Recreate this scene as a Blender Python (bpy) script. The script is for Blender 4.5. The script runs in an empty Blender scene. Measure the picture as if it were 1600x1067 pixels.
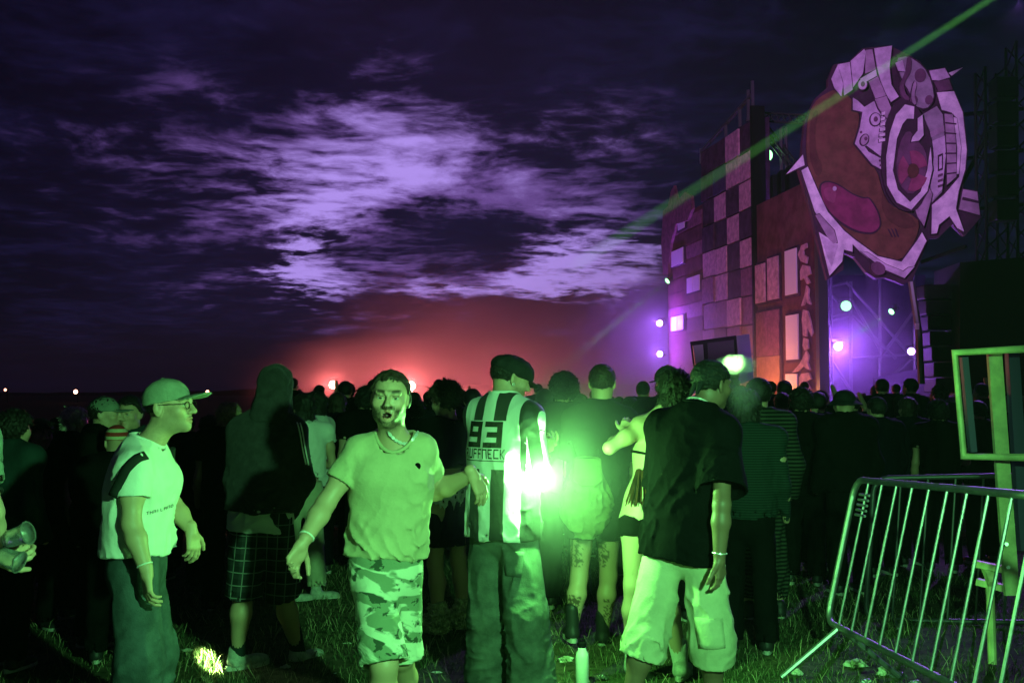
import bpy, bmesh, math, random
import numpy as np
from mathutils import Vector, Matrix
from mathutils.bvhtree import BVHTree

random.seed(7)
RNG = np.random.default_rng(7)
SC = bpy.context.scene
COL = SC.collection
F32 = np.float32

# ------------------------------------------------------------------ camera
EYE = 1.64
FPX = 1556.0                     # focal length in pixels of the 1600 px wide photograph (35 mm lens)
PITCH = math.atan((612 - 533.5) / FPX)
cam_d = bpy.data.cameras.new('camera')
cam_d.lens = 35.0
cam_d.sensor_width = 36.0
cam_d.clip_end = 3000
cam_d.clip_start = 0.05
cam = bpy.data.objects.new('camera', cam_d)
COL.objects.link(cam)
cam.location = (0, 0, EYE)
cam.rotation_euler = (math.pi / 2 + PITCH, 0, 0)
SC.camera = cam

# ------------------------------------------------------------------ view, sampling
SC.view_settings.view_transform = 'Standard'
SC.view_settings.look = 'None'
SC.view_settings.gamma = 1
SC.view_settings.exposure = 0
SC.view_settings.use_curve_mapping = False
SC.render.engine = 'CYCLES'
CY = SC.cycles
CY.use_denoising = True
try:
    CY.denoiser = 'OPENIMAGEDENOISE'
    CY.denoising_input_passes = 'RGB_ALBEDO_NORMAL'
except Exception:
    pass
CY.max_bounces = 5
CY.diffuse_bounces = 2
CY.glossy_bounces = 2
CY.transmission_bounces = 3
CY.volume_bounces = 0
CY.transparent_max_bounces = 12
CY.caustics_reflective = False
CY.caustics_refractive = False
CY.sample_clamp_indirect = 4.0
CY.volume_max_steps = 96
CY.volume_step_rate = 2.0

# ------------------------------------------------------------------ small node-expression helper
class E:
    """a socket of a node tree with arithmetic"""
    def __init__(s, nt, sock): s.nt = nt; s.s = sock
    def _m(s, op, *a):
        n = s.nt.nodes.new('ShaderNodeMath'); n.operation = op
        for i, v in enumerate((s,) + a):
            if isinstance(v, E): s.nt.links.new(v.s, n.inputs[i])
            else: n.inputs[i].default_value = float(v)
        return E(s.nt, n.outputs[0])
    def __add__(s, o): return s._m('ADD', o)
    def __sub__(s, o): return s._m('SUBTRACT', o)
    def __mul__(s, o): return s._m('MULTIPLY', o)
    def __truediv__(s, o): return s._m('DIVIDE', o)
    def __neg__(s): return s._m('MULTIPLY', -1)
    def lt(s, o): return s._m('LESS_THAN', o)
    def gt(s, o): return s._m('GREATER_THAN', o)
    def sin(s): return s._m('SINE')
    def exp(s): return s._m('EXPONENT')
    def frac(s): return s._m('FRACT')
    def abs(s): return s._m('ABSOLUTE')
    def mx(s, o): return s._m('MAXIMUM', o)
    def mn(s, o): return s._m('MINIMUM', o)
    def pw(s, o): return s._m('POWER', o)
    def step(s, a, b):
        n = s.nt.nodes.new('ShaderNodeMapRange'); n.interpolation_type = 'SMOOTHSTEP'
        s.nt.links.new(s.s, n.inputs[0])
        n.inputs[1].default_value = a; n.inputs[2].default_value = b
        return E(s.nt, n.outputs[0])

def mixc(nt, f, a, b):
    n = nt.nodes.new('ShaderNodeMix'); n.data_type = 'RGBA'
    if isinstance(f, E): nt.links.new(f.s, n.inputs[0])
    else: n.inputs[0].default_value = f
    for i, v in ((6, a), (7, b)):
        if isinstance(v, E): nt.links.new(v.s, n.inputs[i])
        else: n.inputs[i].default_value = (v[0], v[1], v[2], 1)
    return E(nt, n.outputs[2])

def noise(nt, vec=None, scale=5, detail=4, rough=.55, dist=0, lac=2.0):
    n = nt.nodes.new('ShaderNodeTexNoise')
    n.inputs['Scale'].default_value = scale; n.inputs['Detail'].default_value = detail
    n.inputs['Roughness'].default_value = rough; n.inputs['Distortion'].default_value = dist
    n.inputs['Lacunarity'].default_value = lac
    if vec is not None: nt.links.new(vec.s, n.inputs['Vector'])
    return E(nt, n.outputs[0])

def sep(nt, v):
    n = nt.nodes.new('ShaderNodeSeparateXYZ'); nt.links.new(v.s, n.inputs[0])
    return [E(nt, o) for o in n.outputs]

def comb(nt, x, y, z):
    n = nt.nodes.new('ShaderNodeCombineXYZ')
    for i, v in enumerate((x, y, z)):
        if isinstance(v, E): nt.links.new(v.s, n.inputs[i])
        else: n.inputs[i].default_value = v
    return E(nt, n.outputs[0])

def texco(nt, which='Object'):
    n = nt.nodes.new('ShaderNodeTexCoord'); return E(nt, n.outputs[which])

def attr(nt, name, out='Fac'):
    n = nt.nodes.new('ShaderNodeAttribute'); n.attribute_name = name
    return E(nt, n.outputs[out])

def P(px, py, Y):
    """the point seen at pixel (px, py) of the 1600x1067 photograph, Y metres in front of the camera"""
    c, s = math.cos(PITCH), math.sin(PITCH)
    u = 533.5 - py
    d = np.array([(px - 800.0), FPX * c - u * s, FPX * s + u * c])
    d = d * (Y / d[1])
    return np.array([d[0], Y, EYE + d[2]])

# ------------------------------------------------------------------ world: dusk sky with broken cloud
world = bpy.data.worlds.new('World'); SC.world = world; world.use_nodes = True
nt = world.node_tree; nt.nodes.clear()
out = nt.nodes.new('ShaderNodeOutputWorld')
dirv = texco(nt, 'Generated')
dx, dy, dz = sep(nt, dirv)
el = dz.mx(0.0)
den = el + 0.10
uu, vv = dx / den, dy / den
wob = noise(nt, comb(nt, uu, vv, 1.7), 1.3, 4, .55)
wob2 = noise(nt, comb(nt, uu, vv, 7.7), 1.3, 4, .55)
cu, cv = uu + (wob - .5) * .45, vv * .82 + (wob2 - .5) * .25
n1 = noise(nt, comb(nt, cu, cv, 2.35), 1.7, 8, .60)
n2 = noise(nt, comb(nt, cu * .9, cv * 1.2, 4.4), 4.2, 8, .62)
n3 = noise(nt, comb(nt, cu, cv * 1.5, 12.4), 9.0, 6, .60)
front = dy.step(0.05, .3)
ax = dx / dy.mx(0.05) + ((wob - .5) * .12 + (n2 - .5) * .14)       # tangent of the azimuth, torn by the cloud noise
ez = dz / dy.mx(0.05) + ((wob2 - .5) * .08 + (n1 - .5) * .10)
ez0 = dz / dy.mx(0.05)
def blob(px, py, rx, ry):
    # an opening in the cloud deck towards (px, py)
    p = P(px, py, 1.0); cx, cz = float(p[0]), float(p[2] - EYE)
    a = (ax - cx) / (rx / FPX); b = (ez - cz) / (ry / FPX)
    return (-(a * a + b * b)).exp()
openings = (blob(490, 400, 75, 60) * .95 + blob(520, 300, 180, 65) * .44 + blob(630, 190, 170, 90) * .28 + blob(905, 425, 120, 50) * .95
            + blob(770, 445, 140, 32) * .40 + blob(985, 370, 80, 60) * .40 + blob(960, 215, 150, 80) * .36 + blob(290, 200, 230, 80) * .32 + blob(60, 280, 180, 60) * .24
            + blob(650, 270, 260, 120) * .26 + blob(620, 455, 200, 26) * .30 - blob(745, 355, 130, 50) * .45 - blob(400, 190, 100, 40) * .3) * front
fine = (n1 - .5) * 4.2 + (n2 - .5) * 3.7 + (n3 - .5) * 2.6
op = openings.mx(0.0)
wide = (blob(600, 290, 330, 170) * .80 + blob(930, 350, 230, 130) * .34 + blob(260, 190, 260, 90) * .26 - blob(735, 350, 150, 55) * .42 - blob(400, 190, 110, 40) * .35 - blob(780, 170, 110, 90) * .3) * front
lightness = (openings * .95 + fine * (op * .80 + .10) - .29).step(.04, .88)
thin = (openings * .55 + wide * .60 + fine * (op * .40 + wide * .50 + .20) - .15).step(.02, .80)
veil = (fine * .45 + wide * .5 + .12).step(-.15, .75)
d0 = P(640, 430, 1.0) - np.array([0, 0, EYE]); d0 /= np.linalg.norm(d0)
dot = (dx * float(d0[0]) + dy * float(d0[1]) + dz * float(d0[2])).mx(0.0)
glow = dot.pw(22.0)
dark = mixc(nt, veil, (.0018, .0014, .0070), (.0075, .0060, .0345))
base = mixc(nt, glow * .55, dark, (.014, .0075, .040))
mid = mixc(nt, thin * (glow * .75 + .22), base, (.155, .075, .315))
bright = mixc(nt, lightness * (glow * 1.05 + .10).mn(1.0), mid, (.44, .29, .86))
ez = ez0
hor = (ez * front).step(.085, .02)          # thick dark cloud bank towards the horizon
bank = mixc(nt, hor * .86, bright, (.0048, .0030, .0105))
bg1 = nt.nodes.new('ShaderNodeBackground'); nt.links.new(bank.s, bg1.inputs[0]); bg1.inputs[1].default_value = 1.0
sky = nt.nodes.new('ShaderNodeTexSky'); sky.sky_type = 'NISHITA'; sky.sun_disc = False
sky.sun_elevation = math.radians(-7); sky.sun_rotation = math.radians(-8)
bg2 = nt.nodes.new('ShaderNodeBackground'); nt.links.new(sky.outputs[0], bg2.inputs[0]); bg2.inputs[1].default_value = .05
add = nt.nodes.new('ShaderNodeAddShader')
nt.links.new(bg1.outputs[0], add.inputs[0]); nt.links.new(bg2.outputs[0], add.inputs[1])
nt.links.new(add.outputs[0], out.inputs[0])

# ------------------------------------------------------------------ the lamps of the festival (the sun has set)
def lamp(kind, name, loc, energy, col, r=.05, aim=None, size=40, blend=.3):
    l = bpy.data.lights.new(name, kind); l.energy = energy; l.color = col; l.shadow_soft_size = r
    o = bpy.data.objects.new(name, l); COL.objects.link(o); o.location = [float(v) for v in loc]
    if kind == 'SPOT': l.spot_size = math.radians(size); l.spot_blend = blend
    if aim is not None:
        d = Vector([float(a) - float(b) for a, b in zip(aim, loc)]); o.rotation_euler = d.to_track_quat('-Z', 'Y').to_euler()
    return o
GREEN = (.22, 1.0, .31); VIOLET = (.34, .10, 1.0); RED = (1.0, .16, .16)
KEY = (1.05, 1.0, 2.05)
lamp('SPOT', 'green_floodlight', KEY, 820, GREEN, .05, P(590, 800, 5.0), 102, .5)
# added point lamp standing in for the laser hit on the striped shirt
lamp('POINT', 'green_flare', P(850, 748, 5.09), 125, (.21, 1.0, .19), .02)
# laser spots: one on the grass, one on a breath of smoke
lamp('SPOT', 'laser_on_grass', (.35, 1.2, 1.15), 80000, (.55, 1.0, .32), .01, (-1.83, 6.10, .02), 1.45, .5)
lamp('SPOT', 'laser_on_smoke', (.55, -.8, 3.1), 60000, (.35, 1.0, .25), .01, P(1146, 566, 5.45), 1.1, .4)
# the beam crossing the sky over the stage
b0 = P(1700, -98, 5.0); b1 = P(880, 427, 300.0)
b0 = b0 - (b1 - b0) / np.linalg.norm(b1 - b0) * 1.5
lamp('SPOT', 'laser_beam', b0, 3800000, (.22, 1.0, .16), .012, b1, .16, .6)
# red floodlights at the front of the field; the last is an added hidden fill
for px, py, Y, e in ((520, 601, 40, 1500), (642, 603, 40, 1900), (700, 631, 30, 700), (716, 632, 30, 700), (800, 628, 34, 1300)):
    c_ = P(px, py, Y - .25); lamp('SPOT', 'red_flood_and_fill', c_, e * 1.15, RED, .10, (c_[0] * .6 - 7.0, 0, c_[2] + 2.2), 150, .6)
# violet stage lamps
for px, py, Y, e in ((1310, 541, 31.0, 1100), (1288, 605, 30.5, 600), (1027, 505, 43.5, 560), (1027, 553, 43.5, 560), (1424, 549, 32, 120)):
    lamp('POINT', 'violet_stage_lamp', P(px, py, Y - .3), e, VIOLET, .06)
lamp('SPOT', 'violet_wash', (-4.5, 4.0, 6.2), 16000, (.78, .34, 1.0), .2, (8.0, 30, 7.4), 26.5, .3)
lamp('SPOT', 'violet_truss_spot', (13.5, 26, 12.0), 9000, (.40, .14, 1.0), .1, (3.1, 7.2, .8), 14, .4)
lamp('POINT', 'amber_fill', (7.2, 32.5, 1.3), 420, (1.0, .32, .10), .1)  # added lamp, hidden by the crowd, to warm the lower stage front
# two slim green spots whose beams show as short streaks in the smoke of the stage
for (ax_, ay_), (bx_, by_), Y, e in (((1043, 439), (1016, 461), 43.6, 16000), ((1393, 487), (1352, 514), 31.0, 20000)):
    a_ = P(ax_, ay_, Y); b_ = P(bx_, by_, Y - .4); a_ = a_ + (b_ - a_) / np.linalg.norm(b_ - a_) * .16; lamp('SPOT', 'green_stage_spot', a_, e, (.22, 1.0, .18), .03, P(bx_, by_, Y - .4), 5, .8)

# ------------------------------------------------------------------ object helpers
def link(o, parent=None):
    COL.objects.link(o)
    if parent is not None: o.parent = parent
    return o

def tag(o, label=None, cat=None, group=None, kind=None):
    if label: o['label'] = label
    if cat: o['category'] = cat
    if group: o['group'] = group
    if kind: o['kind'] = kind
    return o

def empty(name, loc, label=None, cat=None, group=None):
    o = bpy.data.objects.new(name, None); o.location = [float(v) for v in loc]; o.empty_display_size = .1
    link(o); tag(o, label, cat, group)
    return o

def mesh_obj(name, v, f, mat, parent=None, smooth=False, origin=None):
    me = bpy.data.meshes.new(name)
    v = np.asarray(v, dtype=float)
    if origin is not None: v = v - np.asarray(origin, dtype=float)
    if isinstance(f, np.ndarray):
        nf, k = f.shape
        me.vertices.add(len(v)); me.vertices.foreach_set('co', v.astype(F32).ravel())
        me.loops.add(nf * k); me.loops.foreach_set('vertex_index', f.astype(np.int32).ravel())
        me.polygons.add(nf); me.polygons.foreach_set('loop_start', np.arange(0, nf * k, k, dtype=np.int32))
        try: me.polygons.foreach_set('loop_total', np.full(nf, k, dtype=np.int32))
        except Exception: pass
        me.update(calc_edges=True)
    else:
        me.from_pydata([tuple(p) for p in v], [], f)
        me.update()
    if smooth: me.polygons.foreach_set('use_smooth', np.ones(len(me.polygons), dtype=bool))
    if mat is not None: me.materials.append(mat)
    o = bpy.data.objects.new(name, me)
    if origin is not None and parent is None: o.location = [float(q) for q in origin]
    return link(o, parent)

def copy_tree(o, parent=None):
    c = o.copy(); COL.objects.link(c)
    if parent is not None: c.parent = parent
    for ch in list(o.children): copy_tree(ch, c)
    return c

class MB:
    """collects simple shapes and links them as one mesh object"""
    def __init__(s): s.v = []; s.f = []
    def add(s, v, f):
        n = len(s.v); s.v += [tuple(map(float, p)) for p in v]; s.f += [tuple(i + n for i in q) for q in f]
        return s
    def box(s, c, size, R=None, bev=0.0):
        c = np.asarray(c, float); h = np.asarray(size, float) / 2
        if R is None: R = np.eye(3)
        pts = [];
        for x in (-1, 1):
            for y in (-1, 1):
                for z in (-1, 1):
                    pts.append(c + R @ (h * np.array([x, y, z])))
        return s.add(pts, [(0, 1, 3, 2), (4, 6, 7, 5), (0, 4, 5, 1), (2, 3, 7, 6), (0, 2, 6, 4), (1, 5, 7, 3)])
    def beam(s, a, b, w, h=None, up=(0, 0, 1)):
        a = np.asarray(a, float); b = np.asarray(b, float); d = b - a; L = np.linalg.norm(d); d = d / L
        u = np.asarray(up, float)
        if abs(d @ u) > .98: u = np.array([0, 1., 0])
        x = np.cross(d, u); x /= np.linalg.norm(x); z = np.cross(x, d)
        return s.box((a + b) / 2, (w, L, h or w), np.stack([x, d, z], 1))
    def tube(s, pts, r, n=10, caps=True):
        pts = [np.asarray(p, float) for p in pts]; m = len(pts)
        rs = r if hasattr(r, '__len__') else [r] * m
        base = len(s.v); prev = None
        for i, p in enumerate(pts):
            d = pts[min(i + 1, m - 1)] - pts[max(i - 1, 0)]; d = d / (np.linalg.norm(d) + 1e-9)
            if prev is None:
                u = np.array([0, 0, 1.]) if abs(d[2]) < .9 else np.array([1., 0, 0])
                x = np.cross(d, u)
            else: x = prev - d * (prev @ d)
            x = x / (np.linalg.norm(x) + 1e-9); prev = x; y = np.cross(d, x)
            for k in range(n):
                a = 2 * math.pi * k / n
                s.v.append(tuple(p + rs[i] * (math.cos(a) * x + math.sin(a) * y)))
        for i in range(m - 1):
            for k in range(n):
                a = base + i * n + k; b = base + i * n + (k + 1) % n
                s.f.append((a, b, b + n, a + n))
        if caps:
            s.f.append(tuple(base + k for k in range(n))[::-1]); s.f.append(tuple(base + (m - 1) * n + k for k in range(n)))
        return s
    def poly(s, pts, off):
        """polygon of 3-D points, extruded by the vector off"""
        pts = [np.asarray(p, float) for p in pts]; off = np.asarray(off, float); n = len(pts); b = len(s.v)
        s.v += [tuple(p) for p in pts] + [tuple(p + off) for p in pts]
        s.f += [tuple(b + i for i in range(n))[::-1], tuple(b + n + i for i in range(n))]
        for i in range(n):
            j = (i + 1) % n; s.f.append((b + i, b + j, b + n + j, b + n + i))
        return s
    def build(s, name, mat, parent=None, smooth=False, origin=None, bevel=0.0):
        me = bpy.data.meshes.new(name)
        o3 = np.asarray(origin if origin is not None else (0, 0, 0), float)
        me.from_pydata([tuple(np.asarray(p) - o3) for p in s.v], [], s.f); 
        bm = bmesh.new(); bm.from_mesh(me); bmesh.ops.recalc_face_normals(bm, faces=bm.faces[:])
        if bevel > 0:
            es = [e for e in bm.edges if len(e.link_faces) == 2 and e.calc_face_angle(0) > .6]
            bmesh.ops.bevel(bm, geom=es, offset=bevel, segments=2, affect='EDGES', profile=.5)
        bm.to_mesh(me); bm.free(); me.update()
        if smooth:
            me.polygons.foreach_set('use_smooth', np.ones(len(me.polygons), dtype=bool))
            try: me.set_sharp_from_angle(angle=.9)
            except Exception: pass
        me.materials.append(mat)
        o = bpy.data.objects.new(name, me)
        if origin is not None and parent is None: o.location = [float(q) for q in origin]
        return link(o, parent)

# ------------------------------------------------------------------ materials
def pbr(name, col=(.5, .5, .5), rough=.7, metal=0.0, bump=0.0, bscale=40, var=.0, vscale=6, spec=None, sheen=0.0):
    if spec is None: spec = .12 if rough > .78 else .4
    m = bpy.data.materials.new(name); m.use_nodes = True; nt = m.node_tree
    b = nt.nodes['Principled BSDF']
    b.inputs['Base Color'].default_value = (*col, 1); b.inputs['Roughness'].default_value = rough
    b.inputs['Metallic'].default_value = metal; b.inputs['Specular IOR Level'].default_value = spec
    if sheen: b.inputs['Sheen Weight'].default_value = sheen
    tc = texco(nt, 'Object')
    if var > 0:
        n = noise(nt, tc, vscale, 5, .6)
        c = mixc(nt, n.step(.3, .7), tuple(x * (1 - var) for x in col), tuple(min(1, x * (1 + var)) for x in col))
        nt.links.new(c.s, b.inputs['Base Color'])
    if bump > 0:
        n2 = noise(nt, tc, bscale, 5, .6)
        bp = nt.nodes.new('ShaderNodeBump'); bp.inputs['Strength'].default_value = bump; bp.inputs['Distance'].default_value = .01
        nt.links.new(n2.s, bp.inputs['Height']); nt.links.new(bp.outputs[0], b.inputs['Normal'])
    return m

def setcol(m, c):
    nt = m.node_tree; nt.links.new(c.s, nt.nodes['Principled BSDF'].inputs['Base Color'])

def glow_mat(name, col, strength):
    m = bpy.data.materials.new(name); m.use_nodes = True; nt = m.node_tree; nt.nodes.clear()
    o = nt.nodes.new('ShaderNodeOutputMaterial'); e = nt.nodes.new('ShaderNodeEmission')
    e.inputs[0].default_value = (*col, 1); e.inputs[1].default_value = strength
    nt.links.new(e.outputs[0], o.inputs[0])
    return m

M = {}
def skin_mat():
    m = pbr('skin', (.42, .27, .2), .48, 0, .10, 160, spec=.45); nt = m.node_tree
    setcol(m, attr(nt, 'paint', 'Color')); return m
M['skin'] = skin_mat()
M['metal'] = pbr('galvanised steel', (.36, .37, .38), .46, .85, .06, 60, .15, 14)
M['chrome'] = pbr('silver chain', (.85, .85, .84), .32, .55)
M['black_paint'] = pbr('black powder coat', (.007, .007, .008), .6, spec=.08)
M['black_metal'] = pbr('black steel', (.02, .02, .024), .45, .4)
M['white_cotton'] = pbr('white cotton', (.74, .74, .72), .85, 0, .25, 90, .05, 9, sheen=.1)
M['tan_cotton'] = pbr('sand coloured cotton', (.46, .44, .27), .88, 0, .3, 80, .10, 7, sheen=.1)
M['black_cotton'] = pbr('black cotton', (.0045, .005, .0055), .9, 0, .3, 70, .2, 6, .04)
M['navy_cotton'] = pbr('navy cotton', (.004, .005, .012), .9, 0, .3, 70, .2, 6, .04)
M['grey_fleece'] = pbr('charcoal fleece', (.034, .032, .036), .95, 0, .5, 120, .2, 30, sheen=.1)
M['denim'] = pbr('dark denim', (.055, .075, .085), .9, 0, .35, 130, .35, 9)
M['faded_denim'] = pbr('grey denim', (.085, .105, .09), .9, 0, .35, 130, .40, 7)
M['khaki'] = pbr('pale khaki cotton', (.46, .47, .33), .88, 0, .3, 90, .12, 8)
M['canvas'] = pbr('olive canvas', (.22, .23, .12), .85, 0, .4, 60, .15, 12)
M['hair_dark'] = pbr('dark hair', (.012, .009, .008), .55, 0, .7, 90, .4, 40)
M['hair_brown'] = pbr('brown hair', (.035, .02, .013), .55, 0, .7, 90, .4, 40)
M['hair_blond'] = pbr('blond hair', (.42, .33, .19), .5, 0, .7, 70, .4, 30)
M['hair_light'] = pbr('pale hair', (.62, .58, .46), .5, 0, .7, 70, .4, 30)
M['cap_green'] = pbr('green grey cap cloth', (.17, .21, .17), .9, 0, .35, 120, .2, 12)
M['cap_dark'] = pbr('dark cap cloth', (.02, .02, .022), .85, 0, .35, 120, .2, 12)
M['cap_pale'] = pbr('washed cap cloth', (.27, .31, .24), .9, 0, .35, 120, .2, 12)
M['rubber'] = pbr('pale rubber', (.55, .56, .5), .6)
M['shoe_dark'] = pbr('dark shoe leather', (.02, .02, .022), .5, 0, .2, 60)
M['shoe_light'] = pbr('light trainer', (.45, .47, .42), .6, 0, .3, 60, .3, 25)
M['sock_dark'] = pbr('dark sock', (.018, .03, .028), .95, 0, .3, 200)
M['fur'] = pbr('shaggy pale fur', (.48, .47, .3), .95, 0, 1.0, 60, .35, 30)
M['strap'] = pbr('black webbing', (.018, .02, .02), .8, 0, .3, 200)
M['red_cotton'] = pbr('red cotton', (.30, .03, .03), .85, 0, .3, 70)
M['plastic_clear'] = pbr('clear plastic', (.75, .8, .76), .12, 0, .5, 30, spec=.9)
M['plastic_clear'].node_tree.nodes['Principled BSDF'].inputs['Transmission Weight'].default_value = .85

# ------------------------------------------------------------------ implicit surfaces
def nrm(v):
    v = np.asarray(v, float); return v / (np.linalg.norm(v) + 1e-12)

class Grid:
    def __init__(s, lo, hi, h):
        s.lo = np.asarray(lo, float); s.h = float(h)
        s.n = np.maximum(np.ceil((np.asarray(hi, float) - s.lo) / h).astype(int) + 1, 4)
        s.ax = [(s.lo[i] + h * np.arange(s.n[i])).astype(F32) for i in range(3)]
        s.v = np.full(s.n, 1.0, F32)
    def sl(s, a, b):
        i0 = np.clip(np.floor((np.asarray(a) - s.lo) / s.h).astype(int), 0, s.n)
        i1 = np.clip(np.ceil((np.asarray(b) - s.lo) / s.h).astype(int) + 1, 0, s.n)
        return tuple(slice(int(p), int(max(p, q))) for p, q in zip(i0, i1))
    def pts(s, sl):
        return s.ax[0][sl[0]][:, None, None], s.ax[1][sl[1]][None, :, None], s.ax[2][sl[2]][None, None, :]
    def put(s, sl, d, k):
        v = s.v[sl]
        if k > 0:
            hh = np.maximum(k - np.abs(v - d), 0) / k
            s.v[sl] = np.minimum(v, d) - hh * hh * (k * .25)
        else: s.v[sl] = np.minimum(v, d)
    def cut(s, sl, d, k=0.0):
        """remove the shape d"""
        v = s.v[sl]; d = -d
        if k > 0:
            hh = np.maximum(k - np.abs(v - d), 0) / k
            s.v[sl] = np.maximum(v, d) + hh * hh * (k * .25)
        else: s.v[sl] = np.maximum(v, d)

def d_cap(X, Y, Z, a, b, ra, rb):
    a = np.asarray(a, float); b = np.asarray(b, float); ba = b - a; L2 = float(ba @ ba) + 1e-12
    px, py, pz = X - F32(a[0]), Y - F32(a[1]), Z - F32(a[2])
    t = np.clip((px * F32(ba[0]) + py * F32(ba[1]) + pz * F32(ba[2])) / F32(L2), 0, 1)
    qx, qy, qz = px - t * F32(ba[0]), py - t * F32(ba[1]), pz - t * F32(ba[2])
    return np.sqrt(qx * qx + qy * qy + qz * qz) - (F32(ra) + t * F32(rb - ra))

def d_fcap(X, Y, Z, a, b, ra, rb, fw, ratio):
    """tapered capsule flattened along fw by ratio"""
    a = np.asarray(a, float); b = np.asarray(b, float); fw = nrm(fw)
    ba = b - a; g = (1 / ratio - 1)
    def sq(x, y, z):
        t = (x * F32(fw[0]) + y * F32(fw[1]) + z * F32(fw[2])) * F32(g)
        return x + t * F32(fw[0]), y + t * F32(fw[1]), z + t * F32(fw[2])
    bx, by, bz = sq(*[F32(q) for q in ba]); L2 = bx * bx + by * by + bz * bz + F32(1e-9)
    px, py, pz = sq(X - F32(a[0]), Y - F32(a[1]), Z - F32(a[2]))
    t = np.clip((px * bx + py * by + pz * bz) / L2, 0, 1)
    qx, qy, qz = px - t * bx, py - t * by, pz - t * bz
    return (np.sqrt(qx * qx + qy * qy + qz * qz) - (F32(ra) + t * F32(rb - ra))) * F32(.5 + .5 * ratio)

def d_ell(X, Y, Z, c, r, R=None):
    c = np.asarray(c, float)
    px, py, pz = X - F32(c[0]), Y - F32(c[1]), Z - F32(c[2])
    if R is not None:
        R = np.asarray(R, float)
        px, py, pz = [px * F32(R[0, i]) + py * F32(R[1, i]) + pz * F32(R[2, i]) for i in range(3)]
    px, py, pz = px / F32(r[0]), py / F32(r[1]), pz / F32(r[2])
    k0 = np.sqrt(px * px + py * py + pz * pz)
    k1 = np.sqrt((px / F32(r[0])) ** 2 + (py / F32(r[1])) ** 2 + (pz / F32(r[2])) ** 2) + F32(1e-6)
    return k0 * (k0 - 1) / k1

PAD = .06
def add_cap(g, a, b, ra, rb, k=.03):
    a = np.asarray(a, float); b = np.asarray(b, float); m = max(ra, rb) + PAD
    sl = g.sl(np.minimum(a, b) - m, np.maximum(a, b) + m)
    if 0 in g.v[sl].shape: return
    g.put(sl, d_cap(*g.pts(sl), a, b, ra, rb), k)
def add_fcap(g, a, b, ra, rb, fw, ratio, k=.03):
    a = np.asarray(a, float); b = np.asarray(b, float); m = max(ra, rb) + PAD
    sl = g.sl(np.minimum(a, b) - m, np.maximum(a, b) + m)
    if 0 in g.v[sl].shape: return
    g.put(sl, d_fcap(*g.pts(sl), a, b, ra, rb, fw, ratio), k)
def add_ell(g, c, r, R=None, k=.03):
    c = np.asarray(c, float); m = max(r) + PAD
    sl = g.sl(c - m, c + m)
    if 0 in g.v[sl].shape: return
    g.put(sl, d_ell(*g.pts(sl), c, r, R), k)
def sub_ell(g, c, r, R=None, k=.01):
    c = np.asarray(c, float); m = max(r) + PAD
    sl = g.sl(c - m, c + m)
    if 0 in g.v[sl].shape: return
    g.cut(sl, d_ell(*g.pts(sl), c, r, R), k)

CORN = np.array([(0, 0, 0), (1, 0, 0), (0, 1, 0), (1, 1, 0), (0, 0, 1), (1, 0, 1), (0, 1, 1), (1, 1, 1)])
EDG = [(0, 1), (2, 3), (4, 5), (6, 7), (0, 2), (1, 3), (4, 6), (5, 7), (0, 4), (1, 5), (2, 6), (3, 7)]
def nets(g):
    v = g.v; v[0] = np.maximum(v[0], .001); v[-1] = np.maximum(v[-1], .001)
    v[:, 0] = np.maximum(v[:, 0], .001); v[:, -1] = np.maximum(v[:, -1], .001)
    v[:, :, 0] = np.maximum(v[:, :, 0], .001); v[:, :, -1] = np.maximum(v[:, :, -1], .001)
    s = v < 0; n = g.n
    cnt = np.zeros(n - 1, np.int8)
    for c in CORN: cnt += s[c[0]:n[0] - 1 + c[0], c[1]:n[1] - 1 + c[1], c[2]:n[2] - 1 + c[2]]
    mix = (cnt > 0) & (cnt < 8)
    I = np.argwhere(mix)
    idx = np.full(n - 1, -1, np.int32); idx[mix] = np.arange(len(I))
    cv = np.stack([v[I[:, 0] + c[0], I[:, 1] + c[1], I[:, 2] + c[2]] for c in CORN], 1)
    acc = np.zeros((len(I), 3)); m = np.zeros(len(I))
    for a, b in EDG:
        va, vb = cv[:, a], cv[:, b]; x = (va < 0) != (vb < 0)
        t = np.where(x, va / np.where(x, va - vb, 1), 0)
        p = CORN[a] + t[:, None] * (CORN[b] - CORN[a])
        acc += p * x[:, None]; m += x
    V = g.lo + g.h * (I + acc / m[:, None])
    Q = []
    for ax in range(3):
        o1, o2 = [(1, 2), (2, 0), (0, 1)][ax]
        sa = [slice(None)] * 3; sb = [slice(None)] * 3
        sa[ax] = slice(0, n[ax] - 1); sb[ax] = slice(1, n[ax])
        for o in (o1, o2): sa[o] = slice(1, n[o] - 1); sb[o] = slice(1, n[o] - 1)
        A, B = s[tuple(sa)], s[tuple(sb)]
        for sign, msk in ((0, A & ~B), (1, B & ~A)):
            K = np.argwhere(msk)
            if not len(K): continue
            K[:, o1] += 1; K[:, o2] += 1
            def cell(d1, d2):
                C = K.copy(); C[:, o1] -= d1; C[:, o2] -= d2
                return idx[C[:, 0], C[:, 1], C[:, 2]]
            q = np.stack([cell(1, 1), cell(0, 1), cell(0, 0), cell(1, 0)], 1)
            Q.append(q if sign == 0 else q[:, ::-1])
    return V, (np.concatenate(Q) if Q else np.zeros((0, 4), int))

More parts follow.
